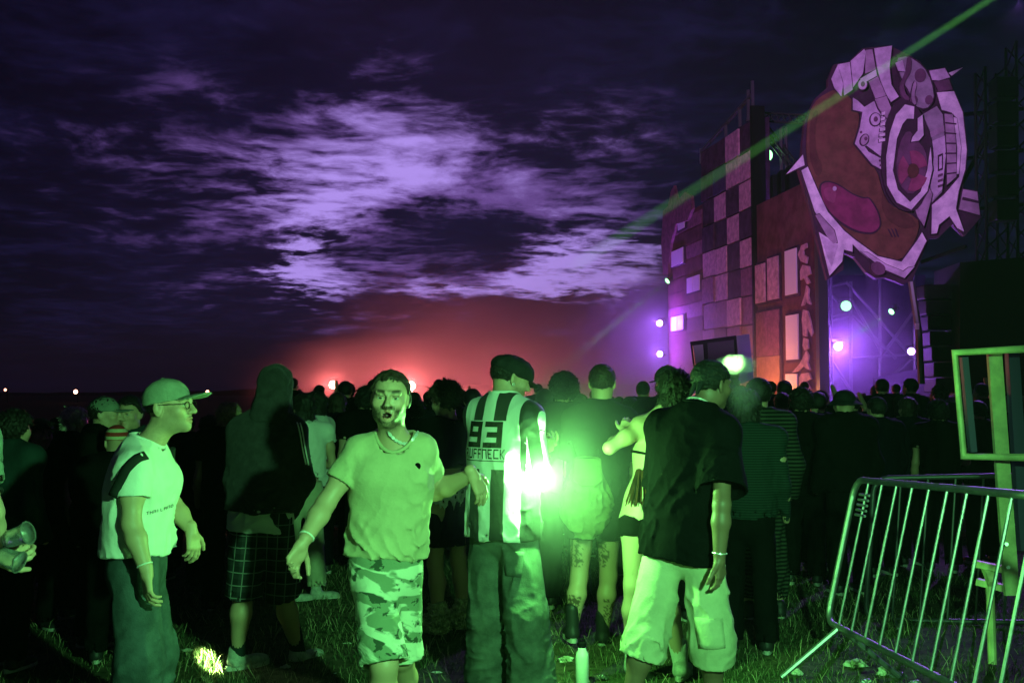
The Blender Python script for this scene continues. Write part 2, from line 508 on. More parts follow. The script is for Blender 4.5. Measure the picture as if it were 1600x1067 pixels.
def wob(seed, wl, ani=(1, 1, 1), n=5):
    """a cheap smooth random field made of a few bent sine waves"""
    r = np.random.default_rng(seed); W = []
    for i in range(n):
        k = nrm(r.normal(size=3) * np.asarray(ani)) * 2 * math.pi / (wl * r.uniform(.7, 1.5))
        W.append((k, r.uniform(0, 6.28), nrm(r.normal(size=3)) * 2 * math.pi / (wl * 2.3), r.uniform(0, 6.28)))
    def f(X, Y, Z):
        t = 0
        for k, p, q, p2 in W:
            b = np.sin(X * F32(q[0]) + Y * F32(q[1]) + Z * F32(q[2]) + F32(p2))
            t = t + np.sin(X * F32(k[0]) + Y * F32(k[1]) + Z * F32(k[2]) + F32(p) + F32(1.3) * b)
        return t * F32(1 / n ** .5)
    return f
def crease(seed, wl, ani=(1, 1, 1)):
    f = wob(seed, wl, ani, 3)
    def g(X, Y, Z): return F32(1) - F32(2) * np.abs(np.sin(F32(1.5) * f(X, Y, Z)))
    return g

def smooth(V, Q, it=2, lam=.5):
    e = np.concatenate([Q[:, [0, 1]], Q[:, [1, 2]], Q[:, [2, 3]], Q[:, [3, 0]]]); n = len(V)
    deg = np.bincount(e[:, 0], minlength=n) + np.bincount(e[:, 1], minlength=n)
    for _ in range(it):
        W = np.empty_like(V)
        for k in range(3):
            W[:, k] = np.bincount(e[:, 0], V[e[:, 1], k], n) + np.bincount(e[:, 1], V[e[:, 0], k], n)
        V = V * (1 - lam) + lam * W / np.maximum(deg, 1)[:, None]
    return V

def drape(seed, wl, axis=(0, 0, 1), along=.22):
    """long soft folds running along axis: rounded ridges, narrow valleys, fading in and out"""
    axis = nrm(axis); r = np.random.default_rng(seed); W = []
    for i in range(3):
        k = r.normal(size=3); k -= axis * (k @ axis); k = nrm(k) + axis * r.uniform(-along, along) * 1.6
        W.append((k * 2 * math.pi / (wl * r.uniform(.8, 1.5)), r.uniform(0, 6.28)))
    warp = wob(seed + 50, wl * 2.6); mask = wob(seed + 60, wl * 3.0)
    def f(X, Y, Z):
        w = warp(X, Y, Z) * F32(1.5); t = 0
        for k, p in W: t = t + np.sin(X * F32(k[0]) + Y * F32(k[1]) + Z * F32(k[2]) + F32(p) + w)
        t = t * F32(.55)
        m = np.clip(F32(.55) + F32(.5) * mask(X, Y, Z), 0, 1.2)
        return (F32(1) - F32(2) * np.exp(-np.abs(t + F32(.15)) * F32(2.2))) * m
    return f

def paint(me, cols):
    a = me.attributes.new('paint', 'FLOAT_COLOR', 'POINT')
    c = np.ones((len(me.vertices), 4), F32); c[:, :3] = cols
    a.data.foreach_set('color', c.ravel())
def fattr(me, name, vals):
    a = me.attributes.new(name, 'FLOAT', 'POINT'); a.data.foreach_set('value', np.asarray(vals, F32))

# ------------------------------------------------------------------ people
SKIN = np.array([.48, .32, .22])
def std_pose(H=1.76, arms=('down', 'down'), yaw=0.0, lean=0.0, look=0.0, step=.0, root=(0, 0, 0)):
    c, s = math.cos(yaw), math.sin(yaw)
    root = np.asarray(root, float)
    def w(x, y, z):
        y = y + lean * max(z - .5 * H, 0)
        return root + np.array([x * c - y * s, x * s + y * c, z])
    J = {}
    J['head'] = w(0, .035, .925 * H); J['neck'] = w(0, -.015, .84 * H)
    J['shR'] = w(.108 * H, 0, .812 * H); J['shL'] = w(-.108 * H, 0, .812 * H)
    J['pel'] = w(0, 0, .525 * H); J['hipR'] = w(.052 * H, 0, .51 * H); J['hipL'] = w(-.052 * H, 0, .51 * H)
    J['knR'] = w(.060 * H, .01 + step, .282 * H); J['knL'] = w(-.060 * H, .01 - step * .3, .282 * H)
    J['anR'] = w(.066 * H, -.03 + step, .045 * H); J['anL'] = w(-.066 * H, -.03 - step, .045 * H)
    for sd, sg, a in (('R', 1, arms[0]), ('L', -1, arms[1])):
        if a == 'down': e, r = (.135, -.03, .635), (.145, .06, .495)
        elif a == 'bent': e, r = (.15, .02, .645), (.07, .22, .66)
        elif a == 'up': e, r = (.18, .09, .89), (.14, .12, 1.03)
        elif a == 'hip': e, r = (.20, -.06, .66), (.11, .05, .56)
        J['el' + sd] = w(sg * e[0] * H, e[1] * H / 1.76, e[2] * H); J['wr' + sd] = w(sg * r[0] * H, r[1] * H / 1.76 + .02, r[2] * H)
    fw = np.array([-math.sin(yaw + look), math.cos(yaw + look), -.04])
    return J, fw, np.array([-s, c, 0])

class Fig:
    def __init__(s, J, face, fwd, H=1.76, h=.011, seed=1, fem=False, skin=None, up=(0, 0, 1), root=None):
        s.J = {k: np.asarray(v, float) for k, v in J.items()}
        s.sc = H / 1.76; s.H = H; s.h = h; s.seed = seed; s.fem = fem
        s.skin = SKIN if skin is None else np.asarray(skin, float)
        s.fw = nrm(fwd); s.up = nrm(s.J['neck'] - s.J['pel']); s.rt = nrm(np.cross(s.fw, s.up)); s.fw = np.cross(s.up, s.rt)
        hf = nrm(face); hr = nrm(np.cross(hf, np.asarray(up, float))); hu = np.cross(hr, hf)
        s.HR = np.stack([hr, hf, hu], 1)                 # columns: right, forward, up of the head
        p = s.J['pel']; s.root = np.array([p[0], p[1], 0.0]) if root is None else np.asarray(root, float)
        s.obj = None; s.gshirt = None
    def hp(s, x, y, z): return s.J['head'] + s.HR @ (np.array([x, y, z]) * s.sc)
    def local(s, V): return ((V - s.J['head']) @ s.HR) / s.sc
    def tp(s, t, x=0, y=0):
        """point in the torso: t from pelvis (0) to neck (1)"""
        return s.J['pel'] + (s.J['neck'] - s.J['pel']) * t + s.rt * x * s.sc + s.fw * y * s.sc
    # -- mesh helpers
    def mk(s, name, g, mat, parent='obj', it=0):
        V, Q = nets(g)
        if it: V = smooth(V, Q, it)
        o = mesh_obj(name, V - s.root, Q, mat, s.obj if parent == 'obj' else parent, True)
        return o, V
    def bounds(s, keys, m):
        a = np.array([s.J[k] for k in keys]); return a.min(0) - m, a.max(0) + m
    # -- naked body
    def trunk(s, g, fit=0.0, k=.05):
        q = s.sc
        w = .142 if s.fem else .156
        add_fcap(g, s.tp(.62), s.tp(.80), (w + .010) * q + fit, (w - .025) * q + fit, s.fw, .68, k)
        add_fcap(g, s.tp(.10), s.tp(.60), (.143 if not s.fem else .140) * q + fit, (.142 if not s.fem else .118) * q + fit, s.fw, .70, k)
        add_fcap(g, s.tp(-.06), s.tp(.12), .155 * q + fit, .150 * q + fit, s.fw, .74, k)
        for a in 'LR':
            add_cap(g, s.J['neck'] + s.up * .015 * q, s.J['sh' + a] + s.up * .012 * q, .050 * q + fit, .052 * q + fit, .06)
            add_ell(g, s.J['sh' + a], [.062 * q + fit] * 3, None, .05)
            add_ell(g, s.tp(.70, (.07 if a == 'R' else -.07), .075), [.085 * q + fit, .05 * q + fit, .065 * q + fit], np.stack([s.rt, s.fw, s.up], 1), .05)
    def arm(s, g, a, k=.02):
        q = s.sc * (.88 if s.fem else 1); J = s.J
        add_cap(g, J['sh' + a], J['el' + a], .050 * q, .040 * q, .03)
        add_ell(g, J['sh' + a] * .55 + J['el' + a] * .45, [.05 * q] * 3, None, .04)
        m = J['el' + a] * .68 + J['wr' + a] * .32
        add_cap(g, J['el' + a], m, .040 * q, .043 * q, k); add_cap(g, m, J['wr' + a], .043 * q, .027 * q, k)
    def leg(s, g, a, k=.025):
        q = s.sc * s.legk; J = s.J
        add_cap(g, J['hip' + a], J['kn' + a], .088 * q, .054 * q, .05)
        m = J['kn' + a] * .68 + J['an' + a] * .32 - s.fw * .018 * q
        add_cap(g, J['kn' + a], m, .053 * q, .058 * q, .03); add_cap(g, m, J['an' + a], .057 * q, .036 * q, .03)
        add_cap(g, J['an' + a], J['an' + a] - np.array([0, 0, .03]), .036 * q, .036 * q, .02)
    def neckp(s, g):
        q = s.sc * (.9 if s.fem else 1)
        add_cap(g, s.J['neck'] - s.up * .03, s.hp(0, -.022, -.055), .060 * q, .056 * q, .04)
    def headp(s, g, detail=True, mouth='closed', ears=True):
        q = s.sc; R = s.HR
        E_ = lambda c, r, k=.02, RR=R: add_ell(g, s.hp(*c), np.asarray(r) * q, RR, k)
        C_ = lambda a, b, r1, r2, k=.012: add_cap(g, s.hp(*a), s.hp(*b), r1 * q, r2 * q, k)
        E_((0, -.012, .032), (.074, .096, .083), 0)
        E_((0, .028, -.018), (.060, .064, .086), .03)
        E_((0, .034, -.062), (.046, .052, .046), .03)
        E_((0, .074, -.093), (.021, .019, .018), .03)
        for sg in (-1, 1):
            E_((sg * .043, .008, -.060), (.019, .026, .026), .03)
            E_((sg * .043, .060, -.018), (.022, .022, .020), .03)
        if ears:
            for sg in (-1, 1):
                a = .35 * sg
                RR = R @ np.array([[math.cos(a), -math.sin(a), 0], [math.sin(a), math.cos(a), 0], [0, 0, 1]])
                E_((sg * .079, -.014, -.002), (.009, .021, .034), .006, RR)
                sub_ell(g, s.hp(sg * .092, -.004, .002), np.array([.011, .010, .018]) * q, RR, .006)
        if detail:
            C_((-.046, .078, .030), (-.012, .093, .027), .009, .010); C_((.046, .078, .030), (.012, .093, .027), .009, .010)
            C_((0, .092, .020), (0, .114, -.022), .0085, .0115)
            E_((0, .115, -.026), (.011, .010, .009), .01)
            for sg in (-1, 1):
                E_((sg * .0125, .101, -.029), (.0085, .0105, .008), .008)
                sub_ell(g, s.hp(sg * .031, .104, .006), np.array([.019, .020, .0125]) * q, R, .014)
            for sg in (-1, 1):
                E_((sg * .031, .0765, .006), (.0135,) * 3, .002)
                C_((sg * .045, .079, .011), (sg * .031, .0885, .0165), .0038, .0045, .006); C_((sg * .031, .0885, .0165), (sg * .017, .085, .009), .0045, .0035, .006)
                C_((sg * .043, .079, .001), (sg * .019, .0845, -.002), .0035, .0035, .006)
            if mouth == 'open':
                sub_ell(g, s.hp(0, .098, -.065), np.array([.0215, .034, .0200]) * q, R, .006)
                for sg in (-1, 1):
                    C_((sg * .022, .083, -.058), (0, .0985, -.0455), .0045, .0052, .008)
                    C_((sg * .022, .083, -.063), (0, .0930, -.0865), .0045, .0062, .008)
                C_((-.012, .080, -.050), (.012, .080, -.050), .006, .006, .004)
            else:
                for sg in (-1, 1):
                    C_((sg * .023, .082, -.0585), (0, .0975, -.0545), .0045, .0066, .006)
                    C_((sg * .021, .082, -.0625), (0, .095, -.0675), .0045, .0075, .006)
                sub_ell(g, s.hp(0, .104, -.0605), np.array([.022, .014, .0016]) * q, R, .003)
            sub_ell(g, s.hp(.0065, .109, -.0365), np.array([.0038, .006, .003]) * q, R, .003)
            sub_ell(g, s.hp(-.0065, .109, -.0365), np.array([.0038, .006, .003]) * q, R, .003)
    def headpaint(s, V, beard=0.0, brows=1.0, mouth='closed', buzz=0.0, seed=3):
        L = s.local(V); x, y, z = L.T; ax = np.abs(x)
        c = np.tile(s.skin, (len(V), 1))
        def mix(m, col): c[:] = c * (1 - m[:, None]) + np.asarray(col) * m[:, None]
        sm = lambda v, a, b: np.clip((v - a) / (b - a), 0, 1)
        f = wob(seed, .03)(x, y, z); f2 = wob(seed + 5, .009)(x, y, z)
        c *= (1 + .05 * f + .05 * f2)[:, None]
        front = sm(y, .02, .05)
        mix(.25 * front * np.clip(sm(.03 - np.hypot(ax - .042, z + .02), 0, .03), 0, 1), s.skin * np.array([1.15, .8, .8]))
        lz = -.0605 if mouth != 'open' else -.064
        lh = .0125 if mouth != 'open' else .0245
        mix(.5 * (np.hypot(ax / .026, (z - lz) / lh) < 1) * (y > .078), s.skin * np.array([.95, .55, .55]))
        if mouth == 'open':
            mix(1.0 * (np.hypot(ax / .019, (z + .065) / .020) < 1) * (y < .094) * (y > .05), (.05, .012, .012))
            mix(1.0 * (ax < .017) * (np.abs(z + .0510) < .0065) * (y > .07) * (y < .094), (.7, .68, .6))
        if beard > 0:
            bz = sm(-z, .028, .045) * sm(y, -.01, .02) * (1 - .9 * (np.hypot(ax / .028, (z - lz) / (lh + .004)) < 1))
            bz = np.maximum(bz * (sm(ax, .020, .035) + sm(-z, .078, .09)).clip(0, 1), sm(.011 - np.abs(z + .040 - (.006 if mouth == 'open' else 0)), 0, .005) * (ax < .03) * (y > .07))
            mix(np.clip(beard * .8 * bz * (.8 + .2 * f + .25 * f2), 0, 1), (.02, .014, .010))
        if brows > 0:
            mix(np.clip(brows * .9 * sm(.0080 - np.abs(z - (.0315 - .12 * (ax - .03) ** 2 / .03 + .10 * (ax - .012))), 0, .004) * sm(ax, .010, .017) * sm(-ax, -.053, -.044) * (y > .05) , 0, 1), (.03, .02, .014))
        if buzz > 0:
            hl = np.where(y > .045, .082 - .25 * np.maximum(ax - .045, 0), np.where(y > .0, .02 + (y) * 1.3, -.055))
            mix(buzz * sm(z - hl, -.004, .012), (.022, .015, .011))
        for sg in (-1, 1):
            ex = x - sg * .031; ez = z - .006
            r = np.sqrt(ex ** 2 + (y - .0765) ** 2 + ez ** 2)
            ball = (r < .0146) * (np.hypot(ex / .0125, (ez + .0005) / .0058) < 1) * (y > .083)
            mix(1.0 * ball, (.42, .40, .37)); mix(1.0 * ball * (np.hypot(ex, ez) < .0060), (.02, .015, .01))
            mix(.8 * (np.abs(ez - .0085) < .0022) * (np.abs(ex) < .014) * (y > .08), (.03, .02, .015))
        return c
    def hand(s, g, a, d, n, curl=.5, thumb=.6, spread=.12, size=1.0):
        """hand at the wrist of arm a; d = direction of the fingers, n = the way the palm faces"""
        q = s.sc * size * (.9 if s.fem else 1.0); w = s.J['wr' + a]; d = nrm(d); n = nrm(n - d * (np.asarray(n) @ d))
        side = np.cross(n, d) if a == 'R' else np.cross(d, n)      # towards the thumb
        L = .088 * q
        offs = (.030, .0105, -.0095, -.028); lens = (.072, .080, .074, .058)
        add_cap(g, w - d * .02, w + d * .015 * q, .026 * q, .026 * q, .02)
        for i, o in enumerate(offs):
            kb = w + d * (L - .006 * abs(i - 1)) + side * o * q * 1.02
            add_cap(g, w + d * .012 * q + side * o * .55 * q, kb, .0135 * q, .0118 * q, .014)
        add_ell(g, w + d * .045 * q + side * .022 * q + n * .010 * q, np.array([.016, .028, .014]) * q, np.stack([side, d, n], 1), .014)
        for i, (o, ln) in enumerate(zip(offs, lens)):
            p = w + d * (L - .006 * abs(i - 1)) + side * o * q * 1.02
            fd = nrm(d + side * spread * (1.5 - i) * .35); ang = curl * (.55 + .1 * i)
            rr = .0098 if i < 3 else .0085
            for j, fr in enumerate((.45, .31, .24)):
                ca, sa = math.cos(ang), math.sin(ang)
                dd = nrm(fd * ca + n * sa); e = p + dd * ln * fr * q
                add_cap(g, p, e, (rr - j * .0009) * q, (rr - .0009 - j * .0009) * q, .0035)
                p = e; ang += curl * (.75 + .1 * i)
        p = w + d * .022 * q + side * .024 * q; td = nrm(d * .62 + side * .72 + n * .25 * thumb)
        for j, (ln, r1) in enumerate(((.042, .0135), (.034, .0115), (.026, .0100))):
            e = p + td * ln * q; add_cap(g, p, e, r1 * q, (r1 - .0015) * q, .006); p = e
            td = nrm(td + d * .35 * thumb + n * .22 * thumb - side * .22 * thumb)
    def body(s, label, group=None, hands=None, detail=True, head_h=.0045, hand_h=.0045, mouth='closed', beard=0, buzz=0, brows=1,
             legs=True, arms='LR', parts=None, extra=None, tattoo=None, trunk_fit=-.028, legk=1.0):
        s.legk = legk
        J = s.J; VV = []; QQ = []; CC = []; n = 0
        def push(g, paintf=None):
            nonlocal n
            V, Q = nets(g); VV.append(V); QQ.append(Q + n); n += len(V)
            CC.append(paintf(V) if paintf else np.tile(s.skin, (len(V), 1)))
        ks = ['neck', 'shL', 'shR', 'pel', 'elL', 'elR', 'wrL', 'wrR', 'hipL', 'hipR', 'knL', 'knR', 'anL', 'anR']
        lo, hi = s.bounds(ks, .2)
        lo[2] = max(lo[2], -.02)
        g = Grid(lo, hi, s.h)
        s.trunk(g, trunk_fit); s.neckp(g)
        # the head joins here as a coarse core so the neck runs on into it
        for a in arms: s.arm(g, a)
        if legs:
            for a in 'LR': s.leg(g, a)
        if extra: extra(g)
        push(g, (lambda V: tattoo(s, V)) if tattoo else None)
        c = J['head']; g = Grid(c - .185 * s.sc, c + .165 * s.sc, head_h)
        s.headp(g, detail, mouth); s.neckp(g)
        push(g, (lambda V: s.headpaint(V, beard, brows, mouth, buzz)) if detail or buzz else None)
        if hands:
            for a, (d, nn, curl) in hands.items():
                w = J['wr' + a]; g = Grid(w - .21 * s.sc, w + .21 * s.sc, hand_h)
                s.hand(g, a, np.asarray(d, float), np.asarray(nn, float), curl)
                push(g)
        s.obj = mesh_obj('person', np.concatenate(VV) - s.root, np.concatenate(QQ), M['skin'], None, True)
        s.obj.location = [float(v) for v in s.root]
        paint(s.obj.data, np.concatenate(CC)); tag(s.obj, label, 'person', group)
        return s.obj
    # -- clothes
    def shirt(s, name, mat, fit=.022, hem=-.02, flare=.012, sleeve=.55, sr=(.066, .085), arms='LR', neck=.074, neckdrop=0.0, fold=.010, wl=.10,
              long=False, seed=None, h=None, stripes=False, backneck=0.0, label=None, openhem=True):
        q = s.sc; J = s.J; seed = seed or s.seed; h = h or s.h
        lo, hi = s.bounds(['neck', 'shL', 'shR', 'pel'] + ['el' + a for a in arms] + (['wr' + a for a in arms] if long else []), .24)
        hz = s.tp(hem); lo = np.minimum(lo, hz - .22); hi = np.maximum(hi, hz + .1)
        lo[2] = min(lo[2], hz[2] - .06)
        g = Grid(lo, hi, h)
        s.trunk(g, fit, .06)
        add_fcap(g, s.tp(.70), s.tp(hem - .06), .152 * q + fit, .150 * q + fit + flare, s.fw, .72, .08)
        sl = tuple(slice(0, int(m)) for m in g.n); X, Y, Z = g.pts(sl)
        f1 = drape(seed, wl, s.up + s.rt * .35 * (1 if seed % 2 else -1), .5); f2 = drape(seed + 5, wl * .8, s.up * .5 - s.rt * (1 if seed % 2 else -1), .4)
        fold_d = f1(X, Y, Z) * F32(.7 * fold) + f2(X, Y, Z) * F32(.35 * fold)
        # gathers: folds grow towards the hem
        zt = np.clip((F32(J['neck'][2]) - Z) / F32(max(J['neck'][2] - hz[2], .1)), 0, 1)
        g.v += fold_d * (F32(.35) + F32(.9) * zt) * (np.abs(g.v) < .08)
        pl = lambda p, nn: (X - F32(p[0])) * F32(nn[0]) + (Y - F32(p[1])) * F32(nn[1]) + (Z - F32(p[2])) * F32(nn[2])
        hd = pl(hz, -s.up) + wob(seed + 2, .22)(X, Y, Z) * F32(.010)
        un = g.v.copy(); g.v = np.maximum(g.v, hd)
        if openhem: g.v = np.maximum(g.v, -np.maximum(un + F32(.016), -(hd + F32(.05))))
        # neck opening
        nb = J['neck'] + s.up * .03 * q; nt_ = nb + s.up * .3
        dn = d_cap(X, Y, Z, nb + s.fw * (.016 + neckdrop * .3) * q - s.up * neckdrop * q, nt_ + s.fw * .02, neck * q, (neck + .05) * q)
        g.v = np.maximum(g.v, -dn)
        sleeve_id = np.zeros(g.v.shape, np.int8)
        for a in arms:
            A, B, W = J['sh' + a], J['el' + a], J['wr' + a]
            gs = Grid(np.minimum(np.minimum(A, B), W if long else B) - .2, np.maximum(np.maximum(A, B), W if long else B) + .2, h)
            gs.lo = g.lo + np.round((gs.lo - g.lo) / h) * h
            gs.ax = [(gs.lo[i] + h * np.arange(gs.n[i])).astype(F32) for i in range(3)]
            sx = tuple(slice(0, int(m)) for m in gs.n); x, y, z = gs.pts(sx)
            d = nrm(B - A)
            if long:
                e = A + (B - A)
                v = d_cap(x, y, z, A, B, sr[0] * q, sr[1] * q); v2 = d_cap(x, y, z, B, W, sr[1] * q, sr[1] * .72 * q)
                k = F32(.03); hh = np.maximum(k - np.abs(v - v2), 0) / k; v = np.minimum(v, v2) - hh * hh * (k * F32(.25))
                end, en = W, nrm(W - B)
            else:
                end = A + (B - A) * sleeve; en = d
                v = d_cap(x, y, z, A, A + (B - A) * max(sleeve, .05) * 1.25, sr[0] * q, sr[1] * q * 1.04)
            v = v + drape(seed + 9, wl * .8, d + s.fw * .6, .4)(x, y, z) * F32(.6 * fold)
            pe = (x - F32(end[0])) * F32(en[0]) + (y - F32(end[1])) * F32(en[1]) + (z - F32(end[2])) * F32(en[2])
            un = v; v = np.maximum(v, pe); v = np.maximum(v, -np.maximum(un + F32(.014), -(pe + F32(.045))))
            # merge into the shirt grid
            o = np.round((gs.lo - g.lo) / h).astype(int); a0 = np.maximum(o, 0); a1 = np.minimum(o + gs.n, g.n)
            S1 = tuple(slice(int(p), int(r)) for p, r in zip(a0, a1)); S2 = tuple(slice(int(p - oo), int(r - oo)) for p, r, oo in zip(a0, a1, o))
            vv = np.maximum(v[S2], -dn[S1]); b = g.v[S1]
            sleeve_id[S1] = np.where(vv < b - F32(.004), 1 if a == 'R' else 2, sleeve_id[S1])
            k = F32(.035); hh = np.maximum(k - np.abs(b - vv), 0) / k
            # no blending near the sleeve end or the hem
            bl = np.clip(-pe[S2] / F32(.08), 0, 1) * np.clip(-hd[S1] / F32(.05), 0, 1)
            g.v[S1] = np.minimum(b, vv) - hh * hh * (k * F32(.25)) * bl
        o, V = s.mk(name, g, mat, it=2)
        if label: o['label'] = label
        if h < .0105 and neck < .12:
            # ribbed collar around the neck opening
            e0 = nb + s.fw * (.016 + neckdrop * .3) * q - s.up * neckdrop * q
            dv = d_cap(V[:, 0], V[:, 1], V[:, 2], e0, nt_ + s.fw * .02, neck * q, (neck + .05) * q)
            C = V[np.abs(dv) < h * 1.3]; rel = C - s.J['neck']; an_ = np.arctan2(rel @ s.fw, rel @ s.rt); hgt = rel @ s.up
            ring = []
            for t in np.linspace(-math.pi, math.pi, 29)[:-1]:
                m_ = np.abs((an_ - t + math.pi) % (2 * math.pi) - math.pi) < .16
                if m_.any(): ring.append(C[m_][np.argsort(-hgt[m_])[:6]].mean(0))
            if len(ring) > 14:
                ring = np.array(ring)
                for _ in range(3): ring = .5 * ring + .25 * np.roll(ring, 1, 0) + .25 * np.roll(ring, -1, 0)
                mb = MB(); mb.tube([p - s.root for p in list(ring) + [ring[0]]], .0085 * q, 8, False); mb.build('collar', M['collar_' + mat.name] if 'collar_' + mat.name in M else mat, s.obj, True)
        if stripes:
            L = V - s.tp(0); u = L @ s.rt; vv = L @ s.up
            bk = (L @ s.fw < .02).astype(float)
            for a in arms:
                A, B = J['sh' + a], J['el' + a]; d = nrm(B - A)
                t = (V - A) @ d; r = V - A - t[:, None] * d
                ii = np.clip(np.round((V - g.lo) / g.h).astype(int), 0, g.n - 1); onS = sleeve_id[ii[:, 0], ii[:, 1], ii[:, 2]] == (1 if a == 'R' else 2)
                x1 = nrm(s.fw - d * (s.fw @ d)); x2 = np.cross(d, x1)
                u = np.where(onS, np.arctan2(r @ x2, r @ x1) * .085 + .02, u); bk = np.where(onS, 0, bk)
            fattr(o.data, 'stripe', u); fattr(o.data, 'height', vv); fattr(o.data, 'rear', bk)
        return o
    def trousers(s, name, mat, ends=(1.0, 1.0), r=(.105, .085, .085), fold=.010, wl=.11, waist=.16, seed=None, h=None, pel=.018, label=None, skirt=False):
        """ends: how far down each leg (L, R), 1 = knee, 2 = ankle"""
        q = s.sc; J = s.J; seed = (seed or s.seed) + 40; h = h or s.h
        lo, hi = s.bounds(['pel', 'hipL', 'hipR', 'knL', 'knR'] + (['anL', 'anR'] if max(ends) > 1.05 else []), .22); lo[2] = max(lo[2] - (.06 if max(ends) < 1.9 else 0), .0)
        if max(ends) < 2 : lo[2] = max(min(J['knL'][2], J['knR'][2]) - (max(ends) - 1) * .42 - .10, .0)
        g = Grid(lo, hi, h); X, Y, Z = g.pts(tuple(slice(0, int(m)) for m in g.n))
        g.v = d_fcap(X, Y, Z, s.tp(-.08), s.tp(waist), .148 * q + pel, .138 * q + pel, s.fw, .76).astype(F32)
        g.v = np.maximum(g.v, (X - F32(s.tp(waist)[0])) * F32(s.up[0]) + (Y - F32(s.tp(waist)[1])) * F32(s.up[1]) + (Z - F32(s.tp(waist)[2])) * F32(s.up[2]))
        FD1 = drape(seed, wl, (.12, .1, 1), .35); FD2 = drape(seed + 3, wl * .75, nrm(s.rt + s.fw * .5 + s.up * .35), .3)
        for a, en in zip('LR', ends):
            Hp, K, A = J['hip' + a], J['kn' + a], J['an' + a]
            v = d_cap(X, Y, Z, Hp, K, r[0] * q, r[1] * q)
            v2 = d_cap(X, Y, Z, K, A if en > 1.95 else K + (A - K) * min(max(en - 1, .02) * 1.3, 1), r[1] * q, (r[1] + (r[2] - r[1]) * min(max(en - 1, 0) * 1.3, 1)) * q)
            k = F32(.03); hh = np.maximum(k - np.abs(v - v2), 0) / k; v = np.minimum(v, v2) - hh * hh * (k * F32(.25))
            d1 = nrm(K - Hp); t = np.clip(((X - F32(Hp[0])) * F32(d1[0]) + (Y - F32(Hp[1])) * F32(d1[1]) + (Z - F32(Hp[2])) * F32(d1[2])) / F32(.45), 0, 1.6)
            v = v + (FD1(X, Y, Z) * F32(.75) + FD2(X, Y, Z) * F32(.6) * np.clip(t - F32(.2), 0, 1)) * F32(fold)
            if en <= 1:
                end = Hp + (K - Hp) * en; ed = d1
            else:
                end = K + (A - K) * (en - 1); ed = nrm(A - K)
            pe = (X - F32(end[0])) * F32(ed[0]) + (Y - F32(end[1])) * F32(ed[1]) + (Z - F32(end[2])) * F32(ed[2])
            un = v; v = np.maximum(v, pe); v = np.maximum(v, -np.maximum(un + F32(.014), -(pe + F32(.05))))
            k = F32(.03); hh = np.maximum(k - np.abs(v - g.v), 0) / k
            g.v = np.minimum(v, g.v) - hh * hh * (k * F32(.25)) * np.clip(-pe / F32(.1), 0, 1)
        o, V = s.mk(name, g, mat, it=2)
        if label: o['label'] = label
        fattr(o.data, 'across', (V - s.tp(0)) @ s.rt); fattr(o.data, 'height', (V - s.tp(0)) @ s.up)
        return o
    def skirt(s, name, mat, length=.30, r=.20, fold=.012, seed=3):
        q = s.sc; c0 = s.tp(.14); c1 = s.tp(0) - np.array([0, 0, length])
        g = Grid(np.minimum(c0, c1) - .3, np.maximum(c0, c1) + .3, s.h); X, Y, Z = g.pts(tuple(slice(0, int(m)) for m in g.n))
        v = d_fcap(X, Y, Z, c0, c1 - np.array([0, 0, .15]), .15 * q, r * q, s.fw, .78) + wob(seed, .09, (1, 1, .1))(X, Y, Z) * F32(fold)
        pe = F32(c1[2]) - Z; un = v
        v = np.maximum(np.maximum(v, pe), Z - F32(c0[2])); v = np.maximum(v, -np.maximum(un + F32(.012), -(pe + F32(.06))))
        g.v = v.astype(F32)
        return s.mk(name, g, mat)[0]
    def hair(s, kind='short', mat='hair_dark', h=.006, seed=5, length=.25, thick=.012):
        q = s.sc; c = s.J['head']; ext = .16 if kind in ('short', 'curly', 'spiky') else .18
        lo = c - ext - .02; hi = c + ext + .02
        if kind in ('long', 'bun', 'bob'): lo = lo - s.up * 0; lo[2] -= length
        g = Grid(lo, hi, h); X, Y, Z = g.pts(tuple(slice(0, int(m)) for m in g.n))
        R = s.HR
        def loc(X, Y, Z):
            a, b, d = X - F32(c[0]), Y - F32(c[1]), Z - F32(c[2])
            return [(a * F32(R[0, i]) + b * F32(R[1, i]) + d * F32(R[2, i])) / F32(q) for i in range(3)]
        x, y, z = loc(X, Y, Z)
        t = {'short': thick, 'curly': .032, 'spiky': .03, 'long': .018, 'bob': .022, 'bun': .014}[kind]
        v = d_ell(x, y, z, (0, -.014, .034), (.078 + t, .098 + t, .084 + t))
        n1 = wob(seed, {'curly': .028, 'spiky': .035, 'long': .03, 'bob': .03}.get(kind, .02), (1, 1, .25) if kind in ('long', 'bob') else (1, 1, 1))(x, y, z)
        n2 = wob(seed + 1, .012 if kind != 'curly' else .014, (1, 1, .3) if kind in ('long', 'bob', 'short') else (1, 1, 1))(x, y, z)
        amp = {'short': .003, 'curly': .011, 'spiky': .012, 'long': .006, 'bob': .006, 'bun': .003}[kind]
        line = np.where(y > .045, .080 - .35 * np.maximum(np.abs(x) - .05, 0), np.where(y > -.02, -.01 + (y + .02) * 1.38, -.075))
        low = line - (0 if kind in ('short', 'spiky') else .02)
        v = np.maximum(v, (low - z) * F32(.7))
        if kind in ('long', 'bob'):
            # a curtain of hair falling behind the ears down the back
            L = length / q
            b = d_ell(x, y, z, (0, -.055, -.02 - L * .42), (.088, .055, .07 + L * .52))
            v = np.minimum(v, np.maximum(b, y - (.035 if kind == 'bob' else .012)))
        if kind == 'bun': v = np.minimum(v, d_ell(x, y, z, (0, -.08, .11), (.045, .045, .04)))
        g.v = ((v + n1 * F32(amp) + n2 * F32(amp * .5)) * F32(q)).astype(F32)
        V, Q = nets(g)
